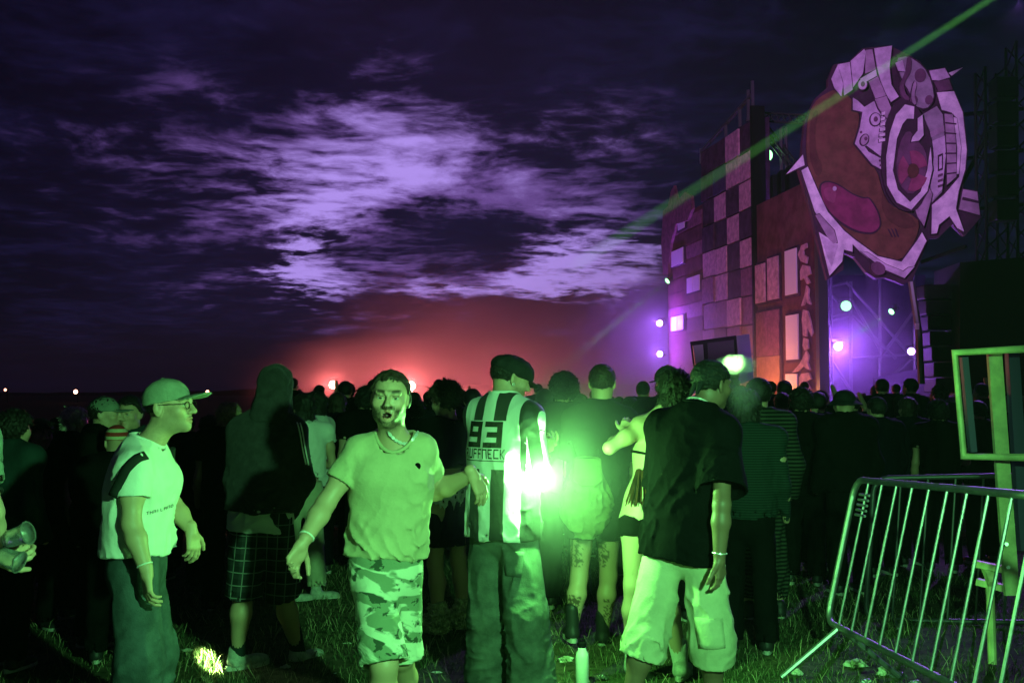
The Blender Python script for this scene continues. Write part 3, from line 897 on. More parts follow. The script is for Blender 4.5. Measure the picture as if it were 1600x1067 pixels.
        # loose strands break up the outline
        r = np.random.default_rng(seed + 17); fn = np.cross(V[Q[:, 2]] - V[Q[:, 0]], V[Q[:, 3]] - V[Q[:, 1]]); fc = V[Q].mean(1)
        fn /= np.linalg.norm(fn, axis=1)[:, None] + 1e-12
        if ((fc - fc.mean(0)) * fn).sum() < 0: fn = -fn
        N = int(min(len(Q) * .8, 2600 if h < .0075 else 700)); ii = r.integers(0, len(Q), N); p = fc[ii]; nn = fn[ii]
        down = np.array([0, 0, -1.]) * {'curly': .1, 'spiky': -.2}.get(kind, .7)
        d = nn * {'short': .45, 'curly': .8, 'spiky': .9}.get(kind, .25) + down + r.normal(0, .35, (N, 3)); d /= np.linalg.norm(d, axis=1)[:, None]
        L = r.uniform(.5, 1.4, N)[:, None] * {'short': .012, 'curly': .016, 'spiky': .030, 'long': .05, 'bob': .04, 'bun': .012}[kind]
        w = np.cross(d, r.normal(size=(N, 3))); w = w / (np.linalg.norm(w, axis=1)[:, None] + 1e-9) * (.0009 if h < .0075 else .0016)
        q4 = np.stack([p - w - nn * .003, p + w - nn * .003, p + d * L * .6 + w, p + d * L * .6 - w], 1).reshape(-1, 3)
        B = len(V) + np.arange(N)[:, None] * 4 + np.array([0, 1, 2, 3])
        return mesh_obj('hair', np.concatenate([V, q4]) - s.root, np.concatenate([Q, B]), M[mat], s.obj, True)
    def cap(s, mat='cap_green', kind='brim', tilt=0.0, h=.005, label=None):
        q = s.sc; c = s.J['head']
        g = Grid(c - .21, c + .21, h); X, Y, Z = g.pts(tuple(slice(0, int(m)) for m in g.n)); R = s.HR
        a, b, d = X - F32(c[0]), Y - F32(c[1]), Z - F32(c[2])
        x, y, z = [(a * F32(R[0, i]) + b * F32(R[1, i]) + d * F32(R[2, i])) / F32(q) for i in range(3)]
        ct, st = math.cos(tilt), math.sin(tilt)
        y, z = y * F32(ct) + z * F32(st), -y * F32(st) + z * F32(ct)
        if kind == 'brim' or kind == 'back':
            dome = d_ell(x, y, z, (0, -.012, .040), (.090, .108, .090))
            seam = np.abs(np.sin(np.arctan2(x, y + .01) * 3)); dome = dome + F32(.0016) * np.exp(-seam * seam * 200)
            dome = np.maximum(dome, .022 + .10 * np.maximum(-y - .06, 0) * 0 - z)
            sg = 1 if kind == 'brim' else -1
            yy = y * sg
            br = d_ell(x, yy, z - F32(.12) * np.abs(yy - .09) * 0 + F32(2.2) * x * x, (0, .115, .030 + 0), (.080, .085, .006))
            br = np.maximum(br, .04 - yy)
            v = np.minimum(dome, br); v = np.minimum(v, d_ell(x, y, z, (0, -.012, .131), (.008, .008, .005)))
        elif kind == 'flat':
            dome = d_ell(x, y, z, (0, .000, .048), (.098, .122, .072)) + wob(9, .07)(x, y, z) * F32(.003)
            dome = np.maximum(dome, .012 - .30 * y * 0 - z + np.where(y > .02, .10 * (y - .02), 0))
            br = d_ell(x, y, z + F32(1.8) * x * x + F32(.25) * (y - .09), (0, .105, .024), (.078, .055, .008))
            v = np.minimum(dome, br)
        elif kind == 'wrap':
            v = d_ell(x, y, z, (0, -.014, .036), (.086, .106, .090)) + wob(4, .035, (1, .3, 1))(x, y, z) * F32(.002)
            v = np.maximum(v, np.where(y > 0, .030 + .12 * y, .030 + .45 * y) - z)
            v = np.minimum(v, d_cap(x, y, z, (.02, -.105, -.01), (.03, -.13, -.055), .016, .008)); v = np.minimum(v, d_cap(x, y, z, (-.01, -.105, -.01), (-.02, -.125, -.07), .014, .007))
        elif kind == 'beanie':
            v = d_ell(x, y, z, (0, -.014, .042), (.088, .107, .095)) + wob(4, .03)(x, y, z) * F32(.0015)
            v = np.maximum(v, .018 - z)
        elif kind == 'bucket':
            v = d_ell(x, y, z, (0, -.012, .045), (.092, .108, .085)); v = np.maximum(v, .03 - z)
            rr = np.sqrt(x * x + (y + .01) ** 2); zz = .04 - (rr - .09) * .75
            v = np.minimum(v, np.maximum(np.maximum(np.abs(z - zz) - .005, rr - .155), .08 - rr) * F32(.8))
        g.v = (v * F32(q)).astype(F32)
        o = s.mk('hat', g, M[mat] if isinstance(mat, str) else mat)[0]
        if label: o['label'] = label
        return o
    def shoes(s, mat='shoe_dark', dirs=None, kind='trainer', h=.006, sole='rubber', drop=None):
        q = s.sc
        for a in 'LR':
            an = s.J['an' + a]; d = (dirs or {}).get(a, s.fw); d = np.asarray(d, float)
            if abs(d[2]) < .01: d = nrm([d[0], d[1], 0])
            d = nrm(d); up = nrm(np.array([0, 0, 1.]) - d * d[2]); sd = np.cross(d, up); R = np.stack([sd, d, up], 1)
            base = an - up * .075 * q
            g = Grid(an - .30 * q, an + .30 * q, h); X, Y, Z = g.pts(tuple(slice(0, int(m)) for m in g.n))
            e = lambda p: base + R @ (np.array(p) * q)
            add_ell(g, e((0, .00, .045)), np.array([.040, .055, .045]) * q, R, .03)
            add_ell(g, e((0, .10, .034)), np.array([.047, .095, .036]) * q, R, .03)
            add_cap(g, e((0, -.01, .05)), e((0, -.01, .105 if kind != 'boot' else .20)), .043 * q, .043 * q, .03)
            if kind == 'fluffy':
                add_cap(g, e((0, .0, .05)), e((0, -.01, .17)), .075 * q, .07 * q, .05); add_ell(g, e((0, .08, .05)), np.array([.075, .12, .065]) * q, R, .05)
                n = wob(s.seed + 3, .022)(X, Y, Z) * F32(.012) + wob(s.seed + 4, .05)(X, Y, Z) * F32(.010); g.v += n * (np.abs(g.v) < .06)
            zz = (X - F32(base[0])) * F32(up[0]) + (Y - F32(base[1])) * F32(up[1]) + (Z - F32(base[2])) * F32(up[2])
            g.v = np.maximum(g.v, F32(.018 * q) - zz)
            o, V = s.mk('boot' if kind in ('boot', 'fluffy') else 'shoe', g, M[mat])
            if kind != 'fluffy':
                mb = MB(); P2 = []
                for k in range(20):
                    t = 2 * math.pi * k / 20; yy = math.sin(t)
                    P2.append(e((math.cos(t) * (.040 + .008 * (yy > 0)), .065 + yy * .135, .0)))
                mb.poly(P2, up * .028 * q)
                mb.v = [tuple(np.asarray(p) - s.root) for p in mb.v]
                mb.build('sole', M[sole], o)
    def sock(s, a, mat, top=.25, bottom=.0, r=.047):
        mb = MB(); an, kn = s.J['an' + a], s.J['kn' + a]
        p0 = an + (kn - an) * top; pts = [p0 + (an - p0) * t for t in (0, .25, .5, .75, 1, 1.12)]
        mb.tube([p - s.root for p in pts], [r * s.sc * k for k in (1.12, 1.05, 1.0, .95, .92, .92)], 16)
        return mb.build('sock', mat, s.obj, True)
    def tubes(s, name, mat, pts, r, n=8, closed=False):
        mb = MB(); mb.tube([np.asarray(p, float) - s.root for p in pts], r, n)
        return mb.build(name, mat, s.obj, True)
    def chain(s, name, mat, center, axis_r, axis_f, links=44, r=.0055, drop=None):
        """a curb chain lying in a loop: links are joined to one necklace"""
        mb = MB()
        for i in range(links):
            t = 2 * math.pi * i / links; t2 = t + 2 * math.pi / links * 1.25
            f = lambda t: np.asarray(center) + axis_r * math.cos(t) + axis_f * math.sin(t) + (drop(t) if drop else 0)
            a, b = f(t), f(t2); mb.beam(a - s.root, b - s.root, r * (1.6 if i % 2 else .9), r * (.9 if i % 2 else 1.6), s.up + s.fw * .3)
        return mb.build(name, mat, s.obj, True)

def project(o_shirt, root, pts, d, off=.004):
    """drop points onto a garment along the direction d"""
    me = o_shirt.data
    bvh = BVHTree.FromPolygons([v.co[:] for v in me.vertices], [p.vertices[:] for p in me.polygons])
    outp = []; dd = Vector(nrm(d))
    for p in pts:
        q = Vector(np.asarray(p) - root)
        h = bvh.ray_cast(q - dd * .8, dd)
        outp.append(np.array(h[0]) - np.array(dd) * off if h[0] is not None else None)
    return outp

def strip_on(o_shirt, fig, name, mat, line, width, d, off=.006, thick=.003):
    """a flat strap laid over a garment along a line of world points"""
    line = [np.asarray(p, float) for p in line]
    L2 = []
    for i in range(len(line) - 1):
        for t in (0, .33, .67): L2.append(line[i] * (1 - t) + line[i + 1] * t)
    L2.append(line[-1])
    C = [p for p in project(o_shirt, fig.root, L2, d, off) if p is not None]
    n = len(C)
    if n < 2: return
    ctr = fig.tp(.5) - fig.root; V = []; F = []
    for i, p in enumerate(C):
        t = nrm(C[min(i + 1, n - 1)] - C[max(i - 1, 0)]); out_ = nrm(nrm((p - ctr) * np.array([1, 1, .3])) * .6 - nrm(d) * .8); w = nrm(np.cross(t, out_)) * width / 2
        V += [p - w, p + out_ * .002, p + w]
    for i in range(n - 1):
        for k in range(2):
            a = i * 3 + k; F.append((a, a + 1, a + 4, a + 3))
    o = mesh_obj(name, V, F, mat, fig.obj, True)
    m = o.modifiers.new('solid', 'SOLIDIFY'); m.thickness = thick; m.offset = 0
    return o

# ================================================================== the place
def ground_mat():
    m = pbr('trampled turf', (.05, .06, .03), .95, 0, .5, 25); nt = m.node_tree; tc = texco(nt)
    n = noise(nt, tc, 1.3, 6, .6); n2 = noise(nt, tc, 14, 5, .6)
    c = mixc(nt, n.step(.35, .65), (.055, .075, .03), (.115, .10, .06)); c = mixc(nt, n2.step(.4, .7), c, (.030, .040, .018))
    setcol(m, c); return m
def gz(x, y): return .012 * math.sin(x * 1.7 + y * .6) + .010 * math.sin(y * 2.3 - x)
mb = MB(); n = 60
xs = np.concatenate([[-680, -400, -100, -30], np.linspace(-9, 9, 61), [30, 100, 400, 680]]); ys = np.concatenate([[-36, -8], np.linspace(0, 14, 47), [22, 45, 100, 300, 450, 592]])
V = [(x, y, gz(x, y) if -9 <= x <= 9 and 0 <= y <= 14 else 0.0) for y in ys for x in xs]; nx = len(xs)
F = [(j * nx + i, j * nx + i + 1, (j + 1) * nx + i + 1, (j + 1) * nx + i) for j in range(len(ys) - 1) for i in range(nx - 1)]
tag(mesh_obj('ground', V, F, ground_mat(), None, True), kind='structure')

# far dark rise of land on the horizon
mb = MB(); rr = np.random.default_rng(3)
px = np.linspace(-420, 420, 90); top = 3.0 + 2.0 * np.sin(px * .011 + 1) + rr.uniform(-.4, .4, 90)
V = []
for x, t in zip(px, top): V += [(x, 420, -1), (x, 430, t), (x, 520, t * .6), (x, 560, -1)]
F = [(i * 4 + k, i * 4 + 4 + k, i * 4 + 5 + k, i * 4 + 1 + k) for i in range(89) for k in range(3)]
tag(mesh_obj('hill', V, F, pbr('far dark land', (.035, .04, .03), 1.0), None, True), kind='structure')

# grass: short trampled blades where the picture shows the turf
def blades(N, x0, x1, y0, y1, hmin, hmax, seed, w=.0045):
    r = np.random.default_rng(seed); x = r.uniform(x0, x1, N); y = y0 + (y1 - y0) * r.uniform(0, 1, N) ** 1.2
    keep = np.abs(x) < .56 * y + .5; x, y = x[keep], y[keep]
    cl = np.sin(x * 3.1 + np.sin(y * 2.2) * 2) * np.sin(y * 2.7 + x) + r.normal(0, .5, len(x)); k2 = cl > -.45; x, y = x[k2], y[k2]; N = len(x)
    z = .012 * np.sin(x * 1.7 + y * .6) + .010 * np.sin(y * 2.3 - x) - .003
    h = r.uniform(hmin, hmax, N) * r.uniform(.6, 1.4, N); a = r.uniform(0, 6.283, N); b = r.uniform(0, 6.283, N); bend = r.uniform(.3, 1.5, N)
    dx, dy = np.cos(a) * w * .5, np.sin(a) * w * .5; lx, ly = np.cos(b) * h * bend, np.sin(b) * h * bend
    V = np.empty((N, 5, 3)); o = np.stack([x, y, z], 1)
    V[:, 0] = o + np.stack([-dx, -dy, 0 * x], 1); V[:, 1] = o + np.stack([dx, dy, 0 * x], 1)
    m = o + np.stack([lx * .4, ly * .4, h * .7], 1); V[:, 2] = m + np.stack([dx, dy, 0 * x], 1) * .8; V[:, 3] = m - np.stack([dx, dy, 0 * x], 1) * .8
    V[:, 4] = o + np.stack([lx, ly, h * np.clip(1.15 - bend * .35, .35, 1)], 1)
    Bs = np.arange(N)[:, None] * 5
    T = np.concatenate([Bs + [0, 1, 2], Bs + [0, 2, 3], Bs + [3, 2, 4]])
    return V.reshape(-1, 3), T
V, T = blades(110000, -5.5, 5.5, 3.6, 11, .018, .050, 5)
m = pbr('grass blades', (.06, .09, .03), .7, 0, 0); nt_ = m.node_tree
setcol(m, mixc(nt_, noise(nt_, texco(nt_), 3.0, 4, .6).step(.3, .7), (.055, .115, .035), (.15, .15, .07)))
tag(mesh_obj('grass', V, T, m), kind='stuff')
V, T = blades(15000, -5.5, 5.5, 3.6, 10, .03, .10, 9, .004)
tag(mesh_obj('straw', V, T, pbr('dry straw', (.42, .38, .22), .8)), kind='stuff')

# ---------------------------------------------------------------- the stage front
D2 = 30.0; X2 = (1275 - 800) / FPX * D2; FD = nrm([-.154, 1, 0]); FN = nrm([-1, -.154, 0])   # along the front going away; its outward normal
def FAC(px, py, off=0.0):
    """point of the stage front seen at a pixel"""
    p = P(px, py, 1.0); d = p - np.array([0, 0, EYE]); o = np.array([0, 0, EYE])
    t = ((np.array([X2, D2, 0]) - o) @ FN) / (d @ FN)
    return o + d * t + FN * off
def fuz(px, py):
    q = FAC(px, py); return (q - np.array([X2, D2, 0])) @ FD, q[2]
def fpt(u, z, off=0.0): return np.array([X2, D2, 0]) + FD * u + np.array([0, 0, z]) + FN * off
def fquad(mb, u0, u1, z0, z1, off, th):
    mb.poly([fpt(u0, z0, off), fpt(u1, z0, off), fpt(u1, z1, off), fpt(u0, z1, off)], -FN * th); return mb
M['ply_dark'] = pbr('dark painted ply', (.060, .026, .060), .8, 0, .2, 20, .4, 3)
M['ply_maroon'] = pbr('maroon painted ply', (.12, .042, .06), .8, 0, .2, 20, .3, 2)
M['ply_light'] = pbr('pale painted ply', (.50, .27, .36), .75, 0, .15, 20, .3, 5)
M['ply_mid'] = pbr('plum painted ply', (.20, .07, .12), .75, 0, .15, 20, .35, 5)
M['ply_amber_glow'] = pbr('ply with painted orange glow', (.30, .16, .12), .75, 0, .15, 20, .2, 4)  # orange light on the low panels, put into the ply colour
M['ply_violet'] = pbr('dark violet painted ply', (.055, .03, .09), .75, 0, .15, 20, .2, 4)
M['win'] = pbr('white window panel', (.78, .68, .76), .5)
M['truss'] = pbr('dull aluminium truss', (.10, .10, .11), .45, .5)

u_r, _ = fuz(1179, 400); u_l, _ = fuz(1097, 400); zt_r = fuz(1170, 166)[1]
tower = empty('checkered_tower', fpt((u_r + u_l) / 2, 0), 'tall checkered stage tower of pale and dark squares', 'stage tower')
def tp_(o): return np.asarray(o.location)
def part(mb, name, mat, par, bevel=0): return mb.build(name, mat, par, origin=tp_(par), bevel=bevel)
zt = 10.35
b = MB(); fquad(b, u_r + .02, u_l - .02, 0, zt + .95, -.12, .5); part(b, 'tower_core', M['ply_dark'], tower)
PAT = ['DDLD', 'DDLL', 'DLDL', 'VDLD', 'LLDL', 'MLMM', 'MMLM', 'OMMO', 'OOMO']
cw = (u_l - u_r) / 4; rh = 1.03
jr = random.Random(5)
for r, row in enumerate(PAT):
    for c, k in enumerate(row):
        u1 = u_l - c * cw; u0 = u1 - cw; z1 = zt + .95 - r * rh - .03 * c; z0 = z1 - rh
        if z0 < 0: continue
        b = MB(); fquad(b, u0 + .03, u1 - .03, z0 + .03, z1 - .03, jr.uniform(-.035, .035), .10)
        k2 = k if jr.random() > .15 else {'D': 'V', 'L': 'L', 'M': 'D', 'V': 'D', 'O': 'M'}[k]
        part(b, 'panel', M[{'D': 'ply_dark', 'L': 'ply_light', 'M': 'ply_mid', 'V': 'ply_violet', 'O': 'ply_amber_glow'}[k2]], tower)
b = MB()                                                            # scaffold top rising to a point at the near end
for a, e in (((u_l, zt + .95), (u_r, zt + 1.75)), ((u_l, zt + .5), (u_l, zt + 1.1)), ((u_r, zt), (u_r, zt + 2.2)), ((u_r + 1.2, zt + .9), (u_r + 1.2, zt + 1.6)), ((u_r + 2.6, zt + .9), (u_r + 2.6, zt + 1.35)),
             ((u_r + .4, zt + .9), (u_r + .4, zt + 2.0))):
    b.beam(fpt(*a), fpt(*e), .10)
part(b, 'scaffold_rail', M['truss'], tower)
b = MB(); fquad(b, u_r - .10, u_r + .02, 0, zt + 1.3, .10, .5); part(b, 'corner_post', M['black_paint'], tower)

# the windowed wing beyond the tower
wing = empty('windowed_flat', fpt((u_l + fuz(1042, 500)[0]) / 2, 0), 'maroon stage flat with small white windows beyond the checkered tower', 'stage flat')
ue = fuz(1043, 500)[0]
b = MB(); fquad(b, u_l + .02, ue, 0, fuz(1070, 333)[1], -.05, .3); part(b, 'board', M['ply_maroon'], wing)
for cx, cy, w, h_, dbl in ((1066, 348, 11, 20, 0), (1060, 402, 19, 24, 0), (1085, 444, 21, 24, 1), (1060, 505, 20, 22, 1)):
    u0, u1 = fuz(cx + w / 2, cy)[0], fuz(cx - w / 2, cy)[0]; z0, z1 = fuz(cx, cy + h_ / 2)[1], fuz(cx, cy - h_ / 2)[1]
    b = MB(); fquad(b, u0 - .15, u1 + .15, z0 - .06, z1 + .06, .02, .08); fr = part(b, 'window_frame', M['ply_dark'], wing)
    n_ = 2 if dbl else 1
    for k in range(n_):
        a0 = u0 + (u1 - u0) * k / n_ + .04; a1 = u0 + (u1 - u0) * (k + 1) / n_ - .04
        b = MB(); fquad(b, a0, a1, z0, z1, .06, .03); o = b.build('pane', M['win'], fr, origin=tp_(wing))
for z in np.arange(1.0, 9.0, .62):                                  # cladding boards of the flat
    b = MB(); fquad(b, u_l + .05, ue - .03, z, z + .56, -.02, .03); part(b, 'plank', M['ply_maroon' if jr.random() > .2 else 'ply_mid'], wing)
b = MB()                                                            # flame-shaped ornament along its outer edge
fl = [(1040, 430), (1037, 380), (1040, 330), (1048, 322), (1052, 300), (1057, 290), (1062, 312), (1068, 308), (1074, 300), (1084, 306), (1086, 326), (1078, 345), (1060, 350), (1052, 380), (1048, 430)]
b.poly([FAC(x, y, .12) for x, y in fl], -FN * .12); part(b, 'flame_ornament', M['ply_mid'], wing)

# the lettered flat at the near end
flat = empty('lettered_flat', fpt(u_r / 2, 0), 'red brown stage flat with tall pale windows and vertical white lettering', 'stage flat')
b = MB(); b.poly([fpt(u_r - .12, 0, -.05), fpt(0, 0, -.05), fpt(0, fuz(1275, 275)[1], -.05), fpt(u_r - .12, fuz(1182, 320)[1], -.05)], -FN * .3); part(b, 'board', M['ply_maroon'], flat)
for cx, cy, w, h_, mt in ((1189, 443, 15, 60, 'ply_light'), (1209, 435, 17, 66, 'ply_light'), (1237, 425, 18, 70, 'win'), (1201, 521, 36, 70, 'ply_mid'), (1239, 527, 19, 70, 'win'), (1202, 580, 36, 46, 'ply_amber_glow'), (1238, 596, 18, 24, 'win')):
    u0, u1 = fuz(cx + w / 2, cy)[0], fuz(cx - w / 2, cy)[0]; z0, z1 = fuz(cx, cy + h_ / 2)[1], fuz(cx, cy - h_ / 2)[1]
    b = MB(); fquad(b, u0 - .10, u1 + .10, z0 - .09, z1 + .09, -.01, .03); fr = part(b, 'window_frame', M['ply_dark'], flat)
    b = MB(); fquad(b, u0, u1, z0, z1, .04, .04); b.build('pane', M[mt], fr, origin=tp_(flat))
GL = [  # the hand-drawn letters down the edge of the flat, in pixels of the photograph
    [[(1262, 380), (1254, 384), (1249, 398), (1253, 408), (1262, 412), (1264, 402), (1258, 398), (1257, 391), (1263, 387)]],
    [[(1256, 414), (1266, 416), (1269, 428), (1262, 432), (1268, 442), (1263, 444), (1258, 434), (1253, 438), (1252, 424)]],
    [[(1262, 446), (1266, 452), (1265, 462), (1269, 476), (1264, 474), (1262, 468), (1258, 477), (1254, 478), (1259, 462)]],
    [[(1257, 484), (1264, 486), (1268, 500), (1272, 520), (1270, 526), (1264, 512), (1262, 526), (1257, 524), (1255, 500)], [(1258, 528), (1264, 530), (1265, 544), (1260, 548), (1256, 540)]],
    [[(1262, 548), (1266, 556), (1264, 566), (1268, 578), (1262, 576), (1258, 572), (1250, 580), (1240, 582), (1252, 568), (1258, 556)]],
    [[(1254, 584), (1266, 582), (1270, 592), (1262, 596), (1268, 606), (1262, 608), (1256, 598), (1252, 602), (1251, 590)]]]
for g_ in GL:
    b = MB()
    for pl in g_: b.poly([FAC(x, y, .05) for x, y in pl], -FN * .05)
    part(b, 'painted_letter', M['ply_light'], flat)
b = MB(); fquad(b, -.25, -.02, 0, fuz(1275, 275)[1], .0, .3); part(b, 'edge_post', M['truss'], flat)

# scaffold and roof trusses behind the flats
def truss_seg(mb, a, b_, w=.4, n=6, r=.03):
    a, b_ = np.asarray(a, float), np.asarray(b_, float); d = nrm(b_ - a); u = np.array([0, 0, 1.]) if abs(d[2]) < .9 else np.array([1., 0, 0])
    x = nrm(np.cross(d, u)) * w / 2; y = nrm(np.cross(x, d)) * w / 2
    cs = [x + y, x - y, -x - y, -x + y]
    for c in cs: mb.tube([a + c, b_ + c], r, 6)
    for i in range(n):
        p, q = a + (b_ - a) * i / n, a + (b_ - a) * (i + 1) / n
        for k in range(4): mb.tube([p + cs[k], q + cs[(k + 1) % 4]], r * .6, 5)
sc_ = empty('roof_scaffold', (11.5, 33, 0), 'dark steel scaffold standing above and behind the stage flats', 'scaffold')
def strut(name, a, b_, w=.35, n=6, r=.035):
    mb = MB(); truss_seg(mb, a, b_, w, n, r); part(mb, name, M['truss'], sc_)
strut('truss_leg', P(1188, 612, 37), P(1182, 180, 37), .3, 22); strut('truss_leg', P(1292, 612, 33), P(1286, 190, 33), .3, 20)
strut('truss_beam', P(1178, 182, 37), P(1300, 190, 33), .3, 12)
strut('truss_brace', P(1186, 190, 37), P(1252, 275, 34), .22, 8); strut('truss_brace', P(1254, 262, 34), P(1262, 190, 34), .15, 5)
strut('truss_leg', P(1226, 300, 35.5), P(1224, 200, 35.5), .18, 5)
mb = MB()
for k in range(4):
    c = P(1212 + k * 13, 300 - k * 7, 35.0 - k * .5); mb.box(c, (.9, .5, .8))
part(mb, 'equipment_case', M['black_paint'], sc_)

# the open truss bay with its violet back wall
bay = empty('truss_bay', (P(1360, 612, 35)[0], 35, 0), 'open stage bay of crossed trusses lit violet below the giant head', 'stage bay')
q = [P(1278, 615, 36), P(1446, 615, 36), P(1446, 430, 36), P(1278, 430, 36)]
mb = MB(); mb.poly(q, (0, .3, 0)); part(mb, 'back_wall', pbr('dark backdrop cloth', (.05, .035, .06), .9, 0, .3, 8, .2, 2), bay)
for a, e in (((1290, 615), (1290, 440)), ((1330, 615), (1330, 440)), ((1375, 615), (1375, 430)), ((1430, 615), (1428, 430)), ((1285, 500), (1330, 488)), ((1330, 560), (1440, 552)), ((1290, 452), (1400, 560)), ((1322, 440), (1440, 575)),
             ((1375, 560), (1440, 470)), ((1332, 470), (1375, 545)), ((1288, 545), (1330, 610)), ((1380, 600), (1425, 560)), ((1290, 449), (1325, 441)), ((1288, 505), (1330, 494))):
    mb = MB(); mb.tube([P(*a, 34.6), P(*e, 34.6)], .055, 6); part(mb, 'brace', M['truss'], bay)
mb = MB()                                                           # low deck front with a vent grille
mb.poly([P(1364, 620, 30), P(1490, 620, 27), P(1490, 566, 27), P(1364, 590, 30)], (.3, .6, 0)); part(mb, 'deck_front', M['black_metal'], bay)
for k in range(3):
    mb = MB(); p = P(1370 + k * 4, 598, 29.6); mb.box(p, (.03, .03, .22)); part(mb, 'slot', M['truss'], bay)

# hanging loudspeakers and the dark wing at the right
pa = empty('speaker_array', (P(1470, 612, 26)[0], 26, 0), 'black hanging loudspeaker array right of the giant head', 'loudspeakers')
for k in range(7):
    y0 = 446 + k * 24; xo = 1436 + k * 3.0
    c = P(xo + 36, y0 + 12, 26); mb = MB(); mb.box(c, (1.25, .8, .37), None); part(mb, 'cabinet', M['black_paint'], pa, .03)
mb = MB(); mb.tube([P(1424, 440, 25.6), P(1436, 520, 25.6), P(1440, 600, 25.6)], .09, 8); part(mb, 'cable_bundle', M['truss'], pa)
for k in range(3):
    mb = MB(); mb.box(P(1431 + k * 2.2, 510, 25.4), (.03, .02, .16)); part(mb, 'tag_mark', M['win'], pa)
dk = empty('stage_wing', (P(1580, 612, 24)[0], 24, 0), 'almost black stage wing tower at the right edge', 'stage tower')
mb = MB(); mb.poly([P(1500, 618, 25), P(1680, 618, 24), P(1680, 395, 24), P(1500, 410, 25)], (.2, 2, 0)); part(mb, 'cladding', M['black_paint'], dk)
for a, e in (((1552, 612), (1548, 110)), ((1600, 612), (1596, 70)), ((1640, 612), (1640, 60))):
    mb = MB(); truss_seg(mb, P(*a, 26), P(*e, 26), .55, 16, .04); part(mb, 'truss_leg', M['black_paint'], dk)
for a, e in (((1500, 250), (1600, 235)), ((1500, 330), (1600, 320)), ((1496, 300), (1550, 200)), ((1500, 180), (1600, 170)), ((1440, 410), (1510, 385))):
    mb = MB(); mb.tube([P(*a, 27), P(*e, 26)], .06, 6); part(mb, 'brace', M['black_paint'], dk)
for k in range(6):
    mb = MB(); mb.box(P(1568, 140 + k * 38, 25), (.55, .5, .52)); part(mb, 'cabinet', M['black_paint'], dk, .03)

# the giant painted head hung in front of the stage
HY = 26.0
head_c = P(1385, 260, HY)
hd = empty('giant_robot_head', head_c, 'giant painted cut-out head with brown skin, pink eye and lilac machine parts', 'stage prop')
def hz(zx, zy): return 1220 + zx / 2.669, 60 + zy / 2.669
yaw_h = .22
def hpt(zx, zy, lay):
    x, y = hz(zx, zy); p = P(x, y, HY); dx_ = p[0] - head_c[0]
    return np.array([p[0], HY + dx_ * math.tan(yaw_h) * -.6 - lay, p[2]])
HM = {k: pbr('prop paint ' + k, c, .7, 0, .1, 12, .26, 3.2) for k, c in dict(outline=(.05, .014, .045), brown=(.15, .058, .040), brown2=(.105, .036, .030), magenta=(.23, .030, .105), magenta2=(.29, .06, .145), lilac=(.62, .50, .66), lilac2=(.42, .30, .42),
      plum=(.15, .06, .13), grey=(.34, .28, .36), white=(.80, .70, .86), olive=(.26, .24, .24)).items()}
def hp_(name, pts, lay, mat, th=.05, out=0.0):
    if out > 0:
        # a dark board a little larger behind the piece draws its outline
        c = np.mean(np.asarray(pts, float), 0); n = len(pts); o2 = []
        A2 = sum(pts[i][0] * pts[(i + 1) % n][1] - pts[(i + 1) % n][0] * pts[i][1] for i in range(n)); sg = 1 if A2 > 0 else -1
        for i in range(n):
            p0, p1, p2 = [np.asarray(pts[(i + k) % n], float) for k in (-1, 0, 1)]
            def no(a, b): d = b - a; d = d / (np.linalg.norm(d) + 1e-9); return np.array([d[1], -d[0]]) * sg
            v = no(p0, p1) + no(p1, p2); v = v / (np.linalg.norm(v) + 1e-9); o2.append(tuple(p1 + v * out))
        b = MB(); b.poly([hpt(x, y, lay - .022) for x, y in o2], (0, .03, 0)); rim = part(b, name + '_outline', HM['outline'], hd)
    b = MB(); b.poly([hpt(x, y, lay) for x, y in pts], (0, th, 0)); return part(b, name, HM[mat], hd)
def circ(cx, cy, rx, ry, n=20, a0=0, a1=6.2832, rot=0):
    t = np.linspace(a0, a1, n + 1)[: n if a1 - a0 > 6.2 else None]
    return [(cx + rx * math.cos(q) * math.cos(rot) - ry * math.sin(q) * math.sin(rot), cy + rx * math.cos(q) * math.sin(rot) + ry * math.sin(q) * math.cos(rot)) for q in t]
def sm_(pts, it=1):
    for _ in range(it):
        n = len(pts); o = []
        for i in range(n):
            a, b = np.asarray(pts[i], float), np.asarray(pts[(i + 1) % n], float); o += [tuple(a * .78 + b * .22), tuple(a * .22 + b * .78)]
        pts = o
    return pts
hp_('backing_board', [(208, 160), (232, 100), (290, 92), (345, 38), (455, 32), (525, 72), (575, 105), (610, 170), (598, 140), (668, 134), (692, 180), (708, 235), (738, 320), (752, 480), (748, 560), (742, 634), (796, 645), (812, 755), (750, 830), (700, 780), (645, 838), (612, 838),
                     (592, 885), (545, 1006), (510, 1028), (440, 998), (400, 1002), (362, 975), (315, 912), (270, 890), (270, 962), (205, 1002), (158, 810), (144, 735), (88, 540), (98, 500), (104, 420), (114, 330), (155, 240), (208, 192)], 0, 'outline', .18)
hp_('side_spike', [(38, 555), (105, 475), (112, 520), (88, 530)], .02, 'white', .05, 5)
hp_('skin', sm_([(120, 345), (135, 285), (165, 240), (235, 205), (290, 240), (330, 310), (320, 400), (345, 480), (400, 555), (420, 640), (450, 700), (530, 735), (570, 770), (550, 850), (490, 935), (400, 915), (310, 845), (265, 800), (185, 690), (140, 600), (115, 480)], 1), .08, 'brown')
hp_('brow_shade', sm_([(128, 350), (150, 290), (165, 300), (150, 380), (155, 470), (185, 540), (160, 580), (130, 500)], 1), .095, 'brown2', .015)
hp_('cheek_shade', sm_([(420, 640), (450, 705), (530, 742), (560, 790), (500, 800), (440, 760), (415, 700)], 1), .095, 'brown2', .015)
